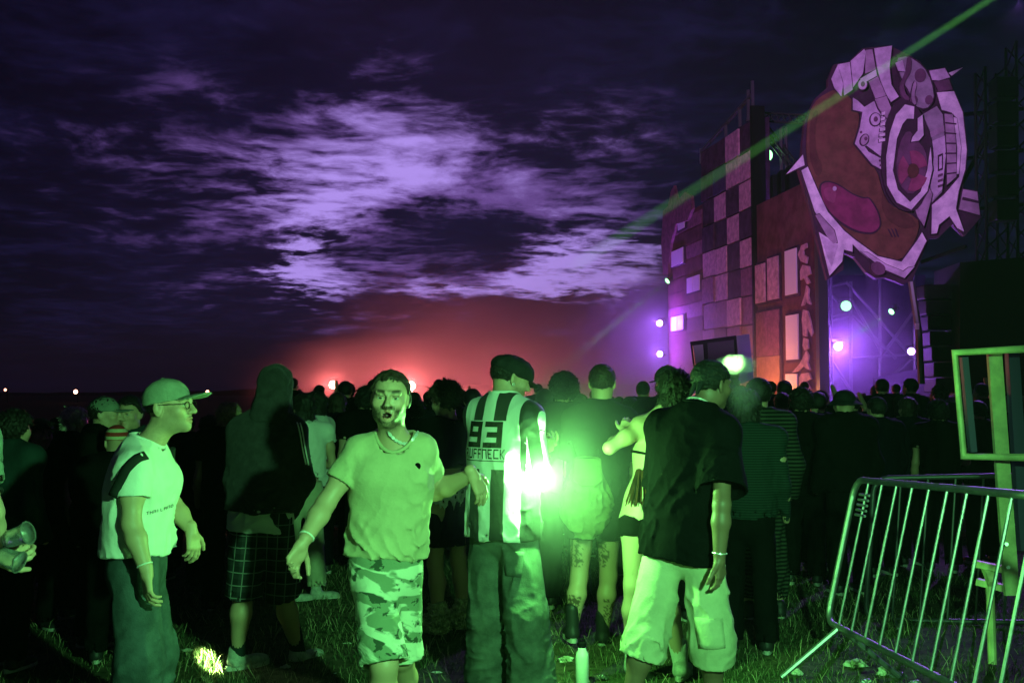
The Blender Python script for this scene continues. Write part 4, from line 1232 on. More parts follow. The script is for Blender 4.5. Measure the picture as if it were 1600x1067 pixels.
for k in range(3): hp_('gill_mark', [(440 + k * 14, 795), (447 + k * 14, 800), (462 + k * 12, 832), (456 + k * 12, 830)], .10, 'outline', .02)
hp_('eye', sm_([(170, 610), (195, 595), (240, 610), (300, 655), (345, 672), (365, 668), (400, 730), (410, 785), (380, 815), (310, 802), (230, 748), (180, 680)], 2), .14, 'magenta', .05, 7)
hp_('eye_glint', sm_([(180, 630), (205, 615), (235, 640), (225, 690), (205, 680), (190, 665)], 2), .155, 'magenta2', .012)
hp_('glint_dot', circ(226, 626, 8, 10, 10), .17, 'lilac', .012)
hp_('jaw_rim', [(95, 545), (120, 530), (160, 630), (200, 720), (265, 800), (310, 840), (400, 910), (495, 935), (555, 850), (575, 815), (592, 850), (545, 950), (505, 1000), (425, 968), (330, 890), (300, 856), (300, 890), (250, 860), (200, 790), (150, 720)], .12, 'white', .05, 6)
hp_('chin_plate', [(330, 888), (425, 966), (505, 1003), (545, 955), (520, 960), (500, 975), (430, 945), (360, 895)], .15, 'lilac', .03, 3)
hp_('chin_lump', sm_([(372, 940), (400, 930), (430, 955), (425, 985), (395, 990), (372, 968)], 1), .16, 'plum', .03, 3)
hp_('jaw_pipe', [(150, 735), (165, 730), (225, 800), (238, 850), (222, 855), (200, 830)], .15, 'lilac2', .03, 4)
hp_('lower_shard', [(165, 805), (238, 855), (262, 820), (300, 890), (265, 880), (258, 930), (208, 988)], .13, 'white', .04, 5)
hp_('shard_shade', [(172, 820), (240, 862), (215, 950), (196, 905)], .15, 'lilac', .02)
hp_('crown_plate', [(215, 165), (240, 110), (262, 190), (255, 240), (228, 205)], .12, 'lilac', .05, 4)
hp_('crown_plate', [(240, 108), (288, 100), (300, 215), (266, 238), (262, 180)], .13, 'lilac', .05, 4)
hp_('crown_plate', [(292, 95), (345, 48), (352, 60), (340, 150), (302, 205)], .13, 'lilac', .05, 4)
hp_('crown_rib', [(352, 52), (378, 50), (392, 135), (350, 150)], .12, 'lilac2', .05, 4)
hp_('crown_plate', [(385, 48), (455, 40), (445, 130), (452, 200), (482, 252), (452, 272), (422, 230), (397, 130)], .14, 'lilac', .05, 4)
hp_('piston', [(352, 160), (388, 142), (436, 262), (402, 292)], .17, 'lilac2', .08, 5)
hp_('piston_band', [(325, 175), (388, 138), (392, 165), (345, 190)], .20, 'lilac', .04, 4)
hp_('bolt', circ(335, 198, 17, 22), .21, 'lilac', .05, 4); hp_('bolt_core', circ(335, 198, 8, 11, 12), .23, 'plum', .03)
hp_('side_plate', [(300, 250), (318, 262), (345, 290), (392, 262), (440, 262), (452, 300), (430, 400), (415, 552), (378, 530), (308, 440), (328, 372), (338, 310), (300, 300)], .15, 'lilac', .05, 6)
hp_('bolt_arm', [(385, 262), (430, 250), (448, 300), (436, 345), (412, 318), (400, 300)], .20, 'lilac2', .04, 4)
hp_('bolt', circ(386, 345, 19, 25), .21, 'lilac', .05, 4); hp_('bolt_core', circ(386, 345, 8, 11, 12), .23, 'plum', .03)
hp_('bolt', circ(343, 428, 14, 22, rot=.3), .21, 'lilac2', .05, 4); hp_('bolt_core', circ(347, 424, 6, 8, 10), .23, 'plum', .03)
for k in range(6): hp_('spring_coil', [(400 + k * 2, 440 - k * 22), (424, 436 - k * 22), (424, 424 - k * 22), (400 + k * 2, 428 - k * 22)], .21, 'white', .03, 2)
for x_, y_ in ((405, 515), (408, 535), (330, 395)): hp_('rivet', circ(x_, y_, 4, 5, 8), .19, 'plum', .03)
hp_('panel_groove', [(345, 455), (352, 452), (400, 492), (410, 500), (405, 504), (360, 478)], .19, 'outline', .01)
hp_('spotted_dome', sm_([(470, 92), (520, 84), (580, 130), (612, 195), (622, 270), (590, 308), (545, 290), (525, 230), (495, 180)], 1), .12, 'grey', .05, 6)
for x_, y_, r_ in ((566, 168, 22), (600, 270, 15), (540, 268, 15)): hp_('dome_spot', circ(x_, y_, r_, r_ * 1.3), .15, 'plum', .02)
hp_('dome_plate', [(468, 112), (495, 100), (508, 150), (480, 145)], .15, 'lilac', .03, 3)
cable = sm_([(515, 85), (530, 100), (528, 150), (500, 200), (505, 240), (525, 262), (515, 275), (490, 250), (482, 205), (505, 160), (512, 120)], 1)
hp_('cable', cable, .17, 'plum', .05); hp_('cable', sm_([(540, 190), (552, 200), (540, 250), (550, 285), (538, 290), (528, 250)], 1), .17, 'lilac2', .05, 3)
hp_('side_panel', [(570, 332), (632, 296), (655, 332), (668, 500), (652, 650), (614, 692), (600, 600), (612, 500), (600, 420)], .12, 'grey', .05, 5)
hp_('side_band', [(600, 405), (658, 378), (660, 402), (604, 428)], .15, 'lilac2', .02)
hp_('side_panel', [(612, 440), (662, 420), (666, 500), (652, 640), (616, 682), (604, 600), (614, 510)], .14, 'lilac', .03, 3)
hp_('vent_slot', [(634, 500), (652, 492), (652, 560), (634, 566)], .17, 'outline', .02); hp_('vent_slot', [(638, 508), (648, 502), (648, 553), (638, 558)], .18, 'lilac', .02)
for k in range(3): hp_('key_mark', [(634, 580 + k * 22), (652, 574 + k * 22), (652, 584 + k * 22), (634, 590 + k * 22)], .17, 'plum', .02)
hp_('rib_block', [(660, 330), (692, 335), (704, 450), (706, 590), (670, 622), (670, 480)], .16, 'lilac2', .06, 5)
for k in range(6): hp_('rib_line', [(662, 365 + k * 42), (704, 372 + k * 40), (704, 377 + k * 40), (662, 371 + k * 42)], .18, 'outline', .02)
hp_('rail', [(696, 345), (708, 350), (724, 470), (716, 578), (708, 580), (710, 470)], .16, 'white', .04, 3)
hp_('outer_shell', [(632, 240), (698, 238), (732, 325), (748, 480), (742, 560), (716, 650), (706, 720), (738, 815), (712, 800), (682, 750), (640, 785), (632, 820), (612, 822), (614, 702), (660, 662), (720, 590), (728, 470), (712, 350), (690, 325), (652, 312)], .13, 'white', .05, 5)
hp_('shell_cap', [(602, 150), (662, 142), (682, 180), (640, 192), (614, 188)], .14, 'lilac', .05, 5)
hp_('shell_band', [(622, 195), (680, 188), (694, 230), (640, 236)], .12, 'plum', .05, 3)
hp_('back_spike', [(680, 160), (735, 140), (692, 172)], .10, 'white', .05, 3)
hp_('fin', [(738, 640), (792, 652), (803, 748), (722, 722)], .08, 'lilac2', .05, 5); hp_('fin_band', [(735, 672), (795, 690), (796, 700), (732, 684)], .11, 'outline', .02)
hp_('ear_cup', sm_([(440, 310), (475, 272), (520, 268), (565, 320), (605, 420), (615, 520), (595, 640), (560, 715), (520, 735), (468, 712), (425, 640), (408, 540), (415, 420)], 1), .20, 'outline', .08)
hp_('ear_ring', [(465, 330), (500, 290), (536, 300), (534, 350), (508, 348), (490, 370), (468, 430), (452, 560), (472, 640), (520, 692), (562, 650), (588, 560), (600, 470), (607, 560), (587, 650), (525, 724), (468, 692), (430, 620), (427, 500), (442, 400)], .25, 'white', .06, 4)
hp_('hook', [(548, 350), (566, 336), (570, 420), (552, 442), (522, 446), (528, 425), (548, 400)], .29, 'white', .05, 4)
hp_('ear_well', sm_([(512, 390), (550, 440), (580, 480), (590, 540), (565, 630), (522, 665), (480, 620), (465, 550), (478, 450)], 1), .24, 'plum', .03)
for a0 in (.35, 2.45, 4.5):
    arc = circ(530, 565, 58, 84, 8, a0, a0 + 1.55); arc2 = circ(530, 565, 20, 28, 5, a0 + .1, a0 + 1.45)[::-1]; hp_('fan_blade', arc + arc2, .27, 'magenta2', .03)
hp_('fan_hub', circ(530, 565, 22, 30), .28, 'brown2', .04, 2)
hp_('cup_wedge', [(540, 700), (596, 625), (612, 660), (580, 790), (555, 750)], .17, 'lilac2', .05, 5)

mb = MB(); mb.tube([hpt(400, 300, 0) + np.array([0, .3, 0]), P(1330, 150, 33)], .09, 6); mb.tube([hpt(500, 700, 0) + np.array([0, .3, 0]), P(1430, 330, 33)], .09, 6); mb.tube([hpt(150, 500, 0) + np.array([0, .3, 0]), P(1280, 262, 33)], .08, 6)
part(mb, 'support_pole', M['truss'], hd)['kind'] = 'stuff'

# the loudspeaker on its stand among the crowd
sp = empty('stage_monitor', (P(1125, 612, 24)[0], 24, 0), 'large black loudspeaker box with a pale side above the crowd', 'loudspeaker')
mb = MB(); mb.poly([P(1078, 534, 24), P(1150, 524, 23.4), P(1156, 606, 23.4), P(1086, 592, 24)], (.25, 1.0, 0)); part(mb, 'cabinet', M['black_paint'], sp)
mb = MB(); mb.poly([P(1151, 524, 23.38), P(1170, 522, 24.2), P(1177, 592, 24.2), P(1157, 600, 23.38)], (.02, .02, 0)); part(mb, 'side_panel', pbr('pale grey panel', (.6, .55, .62), .6), sp)
mb = MB(); mb.poly([P(1082, 540, 23.85), P(1098, 538, 23.8), P(1102, 590, 23.8), P(1088, 588, 23.85)], (0, -.05, 0)); part(mb, 'horn', M['black_metal'], sp)
mb = MB(); mb.poly([P(1105, 536, 23.75), P(1146, 531, 23.35), P(1150, 590, 23.35), P(1108, 588, 23.75)], (0, -.05, 0)); part(mb, 'grille', pbr('speaker grille', (.025, .025, .03), .6, .3), sp)
mb = MB(); mb.box((P(1125, 612, 24)[0], 24.2, 1.1), (.12, .12, 2.2)); mb.box((P(1125, 612, 24)[0], 24.2, .03), (.9, .9, .06)); part(mb, 'stand', M['black_metal'], sp)

# ---------------------------------------------------------------- lamps as objects
def stage_lamp(px, py, Y, aim, col, strength, label, r=.16, length=.5, stand=None, group=None, cat='stage lamp'):
    c = P(px, py, Y); d = nrm(aim); o = empty('stage_lamp', c, label, cat, group)
    mb = MB(); mb.tube([c - d * length, c - d * length * .9, c - d * .05, c - d * .0], [r * .7, r, r, r * 1.12], 14); part(mb, 'housing', M['black_paint'], o)
    side = nrm(np.cross(d, [0, 0, 1])); mb = MB()
    mb.tube([c - d * length * .5 + side * r * 1.25, c - d * length * .5 + side * r * 1.25 + np.array([0, 0, r * 1.6]), c - d * length * .5 - side * r * 1.25 + np.array([0, 0, r * 1.6]), c - d * length * .5 - side * r * 1.25], .022, 6)
    part(mb, 'yoke', M['black_metal'], o)
    mb = MB(); mb.tube([c + d * .002, c + d * .02, c + d * .045], [r * .98, r * .9, r * .4], 16); part(mb, 'lens', glow_mat('lit lens', col, strength), o)
    if stand:
        mb = MB(); b_ = c - d * length * .5; mb.tube([(b_[0], b_[1] + .25, 0.0), (b_[0], b_[1] + .25, b_[2])], .05, 8); mb.beam((b_[0], b_[1] + .25, b_[2] - r * 1.2), b_ + np.array([0, 0, -r * 1.2]), .05)
        part(mb, 'stand', M['black_metal'], o)
    return o
W_ = (1, .75, .70)
stage_lamp(520, 601, 40, (0, -1, -.02), (1, .50, .34), 60, 'leftmost bright red floodlight on a stand behind the crowd', .15, .4, True, 'red floodlights')
stage_lamp(642, 603, 40, (.0, -1, -.02), (1, .50, .34), 60, 'bright red floodlight beside the head of the man facing the camera', .18, .4, True, 'red floodlights')
stage_lamp(700, 631, 30, (.0, -1, -.0), (1, .72, .66), 60, 'red floodlight just left of a smaller twin, low over the crowd', .10, .4, True, 'red floodlights')
stage_lamp(716, 632, 30, (.0, -1, -.0), (1, .72, .66), 60, 'rightmost low red floodlight next to the striped shirt', .10, .4, True, 'red floodlights')
for px_, py_, Y_, st_, lab, r_ in ((8, 609, 150, 5, 'faint orange lamp on the far horizon at the left edge', .22), (118, 612, 150, 14, 'brightest far orange lamp above the green cap', .32), (231, 612, 150, 4, 'far orange lamp half behind the peaked cap', .2), (324, 612, 150, 8, 'far orange lamp in front of the cap peak', .26)):
    stage_lamp(px_, py_, Y_, (0, -1, 0), (1, .38, .25), st_, lab, r_, .8, True, 'far horizon lamps', 'far lamp')
V1, G1 = (.62, .36, 1.0), (.30, 1.0, .38)
stage_lamp(1310, 541, 31, (-.2, -1, -.1), V1, 60, 'bright violet stage lamp in the truss bay', .12, .5, None, 'violet stage lamps')
stage_lamp(1288, 605, 30.5, (-.2, -1, 0), V1, 40, 'violet lamp low behind the crowd heads at the bay', .10, .4, None, 'violet stage lamps')
stage_lamp(1031, 505, 43.9, (-.6, -1, -.1), V1, 40, 'upper violet lamp on the outer edge of the windowed flat', .13, .5, None, 'violet stage lamps')
stage_lamp(1031, 553, 43.9, (-.6, -1, -.1), V1, 40, 'lower violet lamp on the outer edge of the windowed flat', .13, .5, None, 'violet stage lamps')
stage_lamp(1424, 549, 32, (-.3, -1, -.1), V1, 9, 'small violet lamp beside the hanging loudspeakers', .12, .4, None, 'violet stage lamps')
stage_lamp(1197, 243, 36, (-.3, -1, -.35), G1, 4, 'round stage lamp hung from the scaffold above the lettered flat', .24, .7, None, 'green stage lamps')
stage_lamp(1322, 478, 32, (-.15, -1, -.05), G1, 2.2, 'round green lamp hung high in the truss bay', .17, .4, None, 'green stage lamps')
stage_lamp(1043, 439, 43.65, (-1, -.35, -.75), G1, 5, 'small green lamp aimed down from the outer edge of the windowed flat', .13, .35, None, 'green stage lamps')
stage_lamp(1393, 487, 31.05, (-1, -.5, -.62), G1, 4, 'small green lamp aimed down and left between the bay braces', .10, .3, None, 'green stage lamps')

# ---------------------------------------------------------------- the barrier and the steel frame at the right
TL = P(1338, 749, 6.0); BL = P(1292, 970, 6.0); RD = nrm(P(751, 695, 1.0) - np.array([0, 0, EYE])) * -1.0
def barrier(TL, BL, RD, L, nb, label, feet=True, r=.019, mt='metal'):
    o = empty('crowd_barrier', (BL[0], BL[1], 0), label, 'barrier', 'steel crowd barriers')
    up = TL - BL; TR, BR = TL + RD * L, BL + RD * L
    cr = .10; ring = []
    def corner(c, a, b_):
        a, b_ = nrm(a), nrm(b_); return [c + a * cr * (1 - math.sin(t)) + b_ * cr * (1 - math.cos(t)) for t in np.linspace(0, math.pi / 2, 5)]
    ring = corner(TL, -up, RD) + corner(TR, -RD, -up) + corner(BR, up, -RD) + corner(BL, RD, up)
    mb = MB(); mb.tube(ring + [ring[0]], r, 10, False); part(mb, 'frame', M[mt], o)
    o.children[-1].data.polygons.foreach_set('use_smooth', np.ones(len(o.children[-1].data.polygons), bool))
    for i in range(1, nb + 1):
        p = BL + RD * (L * i / (nb + 1)); q = TL + RD * (L * i / (nb + 1)); mb = MB(); mb.tube([p, q], .0085, 8); part(mb, 'bar', M[mt], o)
    if feet:
        for t in (.09, .88):
            p = BL + RD * L * t; side = nrm(np.cross(RD, [0, 0, 1]))
            for sg in (-1, 1):
                e = p + side * sg * .34 + np.array([0, 0, 0]); e[2] = .012; mb = MB(); mb.tube([p, e], .016, 8); part(mb, 'foot', M['metal'], o)
    return o
b1_ = barrier(TL, BL, RD, 2.35, 11, 'leaning steel crowd barrier lit green in front')
mb = MB(); pl_ = [TL + RD * .10 + (BL - TL) * .10, TL + RD * .245 + (BL - TL) * .10, TL + RD * .245 + (BL - TL) * .24, TL + RD * .10 + (BL - TL) * .24]
for k in range(5):
    a = pl_[0] + (pl_[3] - pl_[0]) * k / 4.0; c = pl_[1] + (pl_[2] - pl_[1]) * k / 4.0; mb.tube([a, c], .008, 6)
part(mb, 'tag_grille', M['metal'], b1_)['kind'] = 'stuff'
barrier(P(1366, 747, 7.3), P(1352, 968, 7.3), nrm(P(1620, 742, 7.0) - P(1366, 747, 7.3)), 2.2, 11, 'second steel crowd barrier standing in the dark behind the first', mt='truss')

fr = empty('steel_gate_frame', P(1560, 900, 6.2) * np.array([1, 1, 0]), 'welded steel frame with a bright upright post behind the barrier', 'steel frame')
M['frame_green_lit'] = pbr('steel painted green lit', (.78, .82, .42), .55, .15, .15, 30, .2, 8); M['frame_violet_lit'] = pbr('steel painted violet lit', (.12, .12, .22), .5, .4)  # light put into the colours: yellow-green for lit parts, violet for the other side
mb = MB(); mb.tube([P(1700, 540, 5.7), P(1492, 551, 6.1), P(1506, 713, 6.1), P(1700, 716, 5.7)], .026, 10); part(mb, 'tube_frame', M['frame_green_lit'], fr)
mb = MB(); mb.beam(P(1506, 558, 6.22), P(1520, 706, 6.22), .04); part(mb, 'rear_upright', M['frame_violet_lit'], fr)
mb = MB(); mb.beam(P(1553, 545, 6.2), P(1581, 930, 6.05), .085, .03, (0, 1, 0)); part(mb, 'post', M['frame_green_lit'], fr)
mb = MB(); mb.beam(P(1581, 548, 6.3), P(1601, 860, 6.2), .07, .05, (0, 1, 0)); mb.beam(P(1612, 548, 6.3), P(1622, 860, 6.2), .06, .04, (0, 1, 0)); part(mb, 'channel', M['frame_violet_lit'], fr)
for a, e in (((1524, 880), (1572, 890)), ((1526, 908), (1575, 920)), ((1540, 884), (1552, 912))):
    mb = MB(); mb.beam(P(*a, 6.25), P(*e, 6.15), .05, .04); part(mb, 'bracket', M['frame_green_lit'], fr)
mb = MB(); mb.tube([P(1546, 880, 6.25), P(1551, 1036, 6.05) * np.array([1, 1, 0]) + np.array([0, 0, .01])], .025, 10); part(mb, 'leg', M['frame_green_lit'], fr)
for y_ in (850, 886):
    mb = MB(); mb.tube([P(1573 + (y_ - 850) * .07, y_, 6.03), P(1573 + (y_ - 850) * .07, y_, 6.0)], .011, 10); part(mb, 'bolt', M['chrome'], fr)

# ---------------------------------------------------------------- things on the grass
def on_ground(px, py):
    Y = EYE / ((py - 612) / FPX) ; return np.array([(px - 800) / FPX * Y * 1.0, Y, 0.0])
c = on_ground(908, 1061); o = empty('drinks_bottle', c, 'white metal drinks bottle with a black loop cap standing on the grass', 'bottle')
mb = MB(); H_ = .205; mb.tube([c + np.array([0, 0, z]) for z in (.0, .006, .15, .175, .19, .205)], [.034, .037, .037, .034, .024, .021], 24); part(mb, 'body', pbr('white enamel', (.70, .74, .68), .35, 0, .02, 8, .05, 20), o, 0)
o.children[-1].data.polygons.foreach_set('use_smooth', np.ones(len(o.children[-1].data.polygons), bool))
mb = MB(); mb.tube([c + np.array([0, 0, z]) for z in (.205, .212, .232, .236)], [.020, .024, .024, .020], 20); part(mb, 'cap', M['black_paint'], o)
mb = MB(); mb.tube([c + np.array([.016 * math.cos(t), 0, .236 + .016 * math.sin(t)]) for t in np.linspace(0, 3.14, 9)], .005, 8); part(mb, 'loop', M['black_paint'], o)
def crumple(px, py, size, name, label, cat, mat, seed, flat=.5, group='litter on the grass'):
    c = on_ground(px, py); r = np.random.default_rng(seed); bm = bmesh.new(); bmesh.ops.create_icosphere(bm, subdivisions=3, radius=1)
    f1 = wob(seed, 1.0); f2 = crease(seed + 1, .8)
    for v in bm.verts:
        x, y, z = v.co; k = 1 + .22 * float(f1(F32(x), F32(y), F32(z))) + .20 * float(f2(F32(x), F32(y), F32(z))); v.co = (x * k * size, y * k * size * .7, max(z * k * size * flat, -.3 * size * flat))
    me = bpy.data.meshes.new(name); bm.to_mesh(me); bm.free(); me.materials.append(mat); o = bpy.data.objects.new(name, me); o.location = (c[0], c[1], .3 * size * flat); link(o); tag(o, label, cat, group)
paper = pbr('crumpled paper', (.62, .64, .5), .8)
crumple(882, 1026, .045, 'paper_scrap', 'small crumpled paper scrap on the grass left of the white bottle', 'litter', paper, 3)
crumple(1330, 1034, .06, 'paper_bag', 'crumpled pale paper bag under the leaning barrier', 'litter', paper, 8, .6)
crumple(1372, 1046, .04, 'paper_cup', 'squashed paper cup right of the bag under the barrier', 'litter', paper, 12, .8)
crumple(1347, 1062, .04, 'drink_can', 'crushed shiny can in front of the bag under the barrier', 'litter', M['metal'], 15, .6)
crumple(1396, 1050, .045, 'plastic_wrapper', 'crumpled clear wrapper furthest right under the barrier', 'litter', M['plastic_clear'], 18, .4)
crumple(531, 1049, .04, 'foil_wrapper', 'shiny foil wrapper on the grass behind the man facing the camera', 'litter', M['chrome'], 21, .4)
crumple(500, 924, .03, 'bottle_cap', 'tiny shiny scrap beside the white trainers', 'litter', M['chrome'], 25, .4)
for i_, (px_, py_, nm_, lb_, mt_, fl_) in enumerate(((452, 1040, 'paper_cup', 'squashed pale cup between the hooded figure and the sand T-shirt', paper, .8), (548, 1000, 'paper_scrap', 'torn paper scrap behind the camouflage shorts', paper, .25), (940, 1052, 'plastic_wrapper', 'shiny wrapper right of the white bottle', M['plastic_clear'], .4),
        (300, 1010, 'paper_scrap', 'paper scrap beside the bright laser spot', paper, .3), (1238, 1046, 'paper_cup', 'squashed cup left of the barrier foot', paper, .7), (1420, 1060, 'bottle_cap', 'small shiny scrap at the foot of the steel frame', M['chrome'], .5), (684, 1046, 'paper_scrap', 'crumpled paper between the shorts and the dark jeans', paper, .5))):
    crumple(px_, py_, .032, nm_, lb_, 'litter', mt_, 40 + i_ * 3, fl_)

# ================================================================== the people in front
A = np.array
def JP(**k): return {n: P(*v) for n, v in k.items()}

# --- printed cloth
def stripe_mat():
    m = pbr('striped jersey', (.7, .7, .7), .55, 0, .22, 60, sheen=.05); nt = m.node_tree
    u, v, r = attr(nt, 'stripe'), attr(nt, 'height'), attr(nt, 'rear')
    st = ((u + 10.0 + .035) / .148).frac().lt(.5)
    panel = (u.gt(-.16)) * (u.lt(.12)) * v.gt(.275) * v.lt(.525) * r.gt(.5)
    blk = st * (panel * -1.0 + 1.0)
    setcol(m, mixc(nt, blk, (.72, .73, .72), (.015, .016, .018))); return m
M['jersey'] = stripe_mat()
def plaid_mat():
    m = pbr('dark plaid cotton', (.05, .05, .05), .9, 0, .3, 90); nt = m.node_tree
    u, v = attr(nt, 'across'), attr(nt, 'height')
    def line(x, per, w): return (x / per + 10.0).frac().lt(w)
    a = line(u, .058, .10).mx(line(v, .070, .10)); b = line(u + .02, .058, .35) * .5 + line(v + .03, .07, .35) * .5
    setcol(m, mixc(nt, a, mixc(nt, b, (.014, .017, .018), (.032, .038, .04)), (.16, .18, .17))); return m
M['plaid'] = plaid_mat()
def dye_mat():
    m = pbr('camouflage cotton', (.5, .5, .5), .9, 0, .3, 90); nt = m.node_tree
    tc = texco(nt); x, y, z = sep(nt, tc)
    w = noise(nt, tc, 5, 3, .5)
    n = noise(nt, comb(nt, x * .7 + w * .12, y * .7, z * 1.9 + x * .35), 8.5, 3, .45, .6)
    n2 = noise(nt, comb(nt, x, y, z * 1.2), 16, 3, .55, .4)
    c1 = mixc(nt, n.step(.46, .52), (.62, .66, .52), (.20, .26, .17))
    c2 = mixc(nt, (n2.step(.56, .60)) * n.step(.40, .5), c1, (.045, .07, .045))
    setcol(m, c2); return m
M['camo'] = dye_mat()
def knit_stripe(name, c1, c2, per=.028, w=.5):
    m = pbr(name, c1, .9, 0, .3, 90); nt = m.node_tree
    z = sep(nt, texco(nt))[2]; s = ((z + 5.0) / per).frac().lt(w)
    setcol(m, mixc(nt, s, c1, c2)); return m
M['knit'] = knit_stripe('striped knit', (.008, .010, .010), (.05, .06, .045))

GLYPH = {'D': ['####.', '#...#', '#...#', '#...#', '#...#', '#...#', '####.'], '9': ['#####', '#...#', '#...#', '#####', '....#', '....#', '#####'], '3': ['#####', '....#', '....#', '.####', '....#', '....#', '#####'],
         'R': ['####.', '#..#.', '#..#.', '####.', '#.#..', '#..#.', '#...#'], 'U': ['#...#', '#...#', '#...#', '#...#', '#...#', '#...#', '#####'],
         'F': ['#####', '#....', '#....', '####.', '#....', '#....', '#....'], 'N': ['#####', '#...#', '#...#', '#...#', '#...#', '#...#', '#...#'],
         'E': ['#####', '#....', '#....', '####.', '#....', '#....', '#####'], 'C': ['#####', '#....', '#....', '#....', '#....', '#....', '#####'],
         'K': ['#...#', '#..#.', '#.#..', '##...', '#.#..', '#..#.', '#...#'],
         'T': ['#####', '..#..', '..#..', '..#..', '..#..', '..#..', '..#..'], 'H': ['#...#', '#...#', '#...#', '#####', '#...#', '#...#', '#...#'],
         'A': ['#####', '#...#', '#...#', '#####', '#...#', '#...#', '#...#'], 'I': ['.#...', '.#...', '.#...', '.#...', '.#...', '.#...', '.#...'],
         'L': ['#....', '#....', '#....', '#....', '#....', '#....', '#####'], '-': ['.....', '.....', '.....', '#####', '.....', '.....', '.....']}
def print_text(fig, shirt, txt, center, right, up, cw, chh, gap, d, name, mat, bold=1.0):
    """flat print: every stroke cell of every letter is a small quad lying on the cloth"""
    n = len(txt); tot = n * cw + (n - 1) * gap; x = -tot / 2
    for ch in txt:
        V = []; F = []
        rows = GLYPH[ch]
        for r, row in enumerate(rows):
            for c, k in enumerate(row):
                if k != '#': continue
                cx = x + (c + .5) * cw / 5; cy = chh / 2 - (r + .5) * chh / 7; hw = cw / 10 * 1.02 * bold; hh = chh / 14 * (1.02 if bold == 1 else bold)
                q = [center + right * (cx + a * hw) + up * (cy + b * hh) for a, b in ((-1, -1), (1, -1), (1, 1), (-1, 1))]
                pr = project(shirt, fig.root, q, d, .0035)
                if any(p is None for p in pr): continue
                b0 = len(V); V += pr; F.append((b0, b0 + 1, b0 + 2, b0 + 3))
        x += cw + gap
        if F: mesh_obj(name, V, F, mat, fig.obj)

# --- 1. the man in the sand-coloured T-shirt, walking towards the camera
J = JP(head=(609, 623, 4.20), neck=(617, 689, 4.29), shR=(561, 706, 4.27), shL=(659, 703, 4.30), elR=(509, 786, 4.20), wrR=(473, 848, 4.06),
       elL=(680, 768, 4.45), wrL=(738, 741, 4.28), pel=(603, 876, 4.27), hipR=(581, 886, 4.25), hipL=(626, 886, 4.29),
       knR=(600, 1038, 4.10), knL=(626, 1024, 4.36), anR=(592, 1175, 4.15), anL=(640, 1130, 4.80))
f = Fig(J, (.04, -1, -.03), (.05, -1, 0), 1.76, .0085, 11, up=(.05, 0, 1))
f.body('man in a sand coloured T-shirt and camouflage shorts facing the camera with mouth open', mouth='open', beard=1.05, buzz=1.0,
       hands={'R': ((-.42, -.25, -.86), (.6, -.55, -.2), .75), 'L': ((.35, .25, -.72), (-.4, .5, -.4), .35)}, head_h=.0026, hand_h=.0036)
sh = f.shirt('t_shirt', M['tan_cotton'], openhem=False, fit=-.004, hem=.03, flare=-.004, sleeve=.60, sr=(.056, .070), neck=.076, neckdrop=.045, fold=.015, wl=.12)
f.trousers('shorts', M['camo'], ends=(1.0, 1.0), r=(.090, .094, .102), fold=.012, wl=.13, pel=.006)
f.hair('short', 'hair_brown', .005, 3, thick=.004)
f.shoes('shoe_light')
loop = [(592, 679), (598, 688), (606, 695), (615, 700), (623, 700), (631, 694), (637, 685), (641, 674)]
mb = MB(); LP = [P(*p, 3.9) for p in loop]; LP = [LP[i] * (1 - t) + LP[i + 1] * t for i in range(len(LP) - 1) for t in (0, .34, .67)] + [LP[-1]]
ha, hb = project(sh, f.root, LP, (0, 1, 0), .008), project(f.obj, f.root, LP, (0, 1, 0), .008)
hit = [min([q for q in (a, b) if q is not None], key=lambda q: q[1]) for a, b in zip(ha, hb) if a is not None or b is not None]
for i in range(len(hit) - 1):
    e = hit[i] + (hit[i + 1] - hit[i]) * 1.2
    mb.beam(hit[i], e, .013 if i % 2 else .008, .007 if i % 2 else .010, (0, -1, .2))
mb.build('necklace', M['chrome'], f.obj)
w = f.J['wrR'] + (f.J['elR'] - f.J['wrR']) * .16
dv = nrm(f.J['elR'] - f.J['wrR']); e1 = nrm(np.cross(dv, [0, 1, 0])); e2 = np.cross(dv, e1)
f.tubes('wristband', M['white_cotton'], [w + .031 * (e1 * math.cos(t) + e2 * math.sin(t)) for t in np.linspace(0, 6.28, 22)], .004)
pc = project(sh, f.root, [P(653, 728, 4.2)], (0, 1, 0), .003)[0]
if pc is not None:
    mb = MB(); ring = [pc + A([.013 * math.cos(t), -.002, .015 * math.sin(t)]) for t in np.linspace(0, 6.28, 14)[:-1]]
    mb.poly(ring, (0, .001, 0)); mb.build('chest_badge', M['black_cotton'], f.obj)
FRONT = f

# --- 2. the man on the left in a white T-shirt and cap, in profile
J = JP(head=(265, 636, 4.5), neck=(224, 702, 4.5), shR=(208, 732, 4.33), shL=(238, 722, 4.67), elR=(205, 818, 4.28), wrR=(229, 893, 4.24),
       elL=(272, 792, 4.72), wrL=(299, 828, 4.66), pel=(214, 872, 4.5), hipR=(212, 884, 4.42), hipL=(216, 884, 4.58),
       knR=(218, 1030, 4.40), knL=(240, 1022, 4.62), anR=(200, 1165, 4.40), anL=(222, 1165, 4.62))
f = Fig(J, (1, -.16, .06), (1, -.22, 0), 1.78, .0085, 23, up=(-.18, 0, 1))
f.body(legk=.85, label='man in a white T-shirt, peaked cap and thin glasses leaning forward in profile', beard=.35,
       hands={'R': ((.12, -.12, -.98), (.75, .55, 0), .55), 'L': ((.15, -.05, -.9), (-.6, .3, -.2), .55)}, head_h=.003, hand_h=.004)
sh = f.shirt('t_shirt', M['white_cotton'], fit=.012, hem=.05, flare=.012, sleeve=.55, sr=(.062, .080), neck=.070, neckdrop=.02, fold=.012, wl=.13)
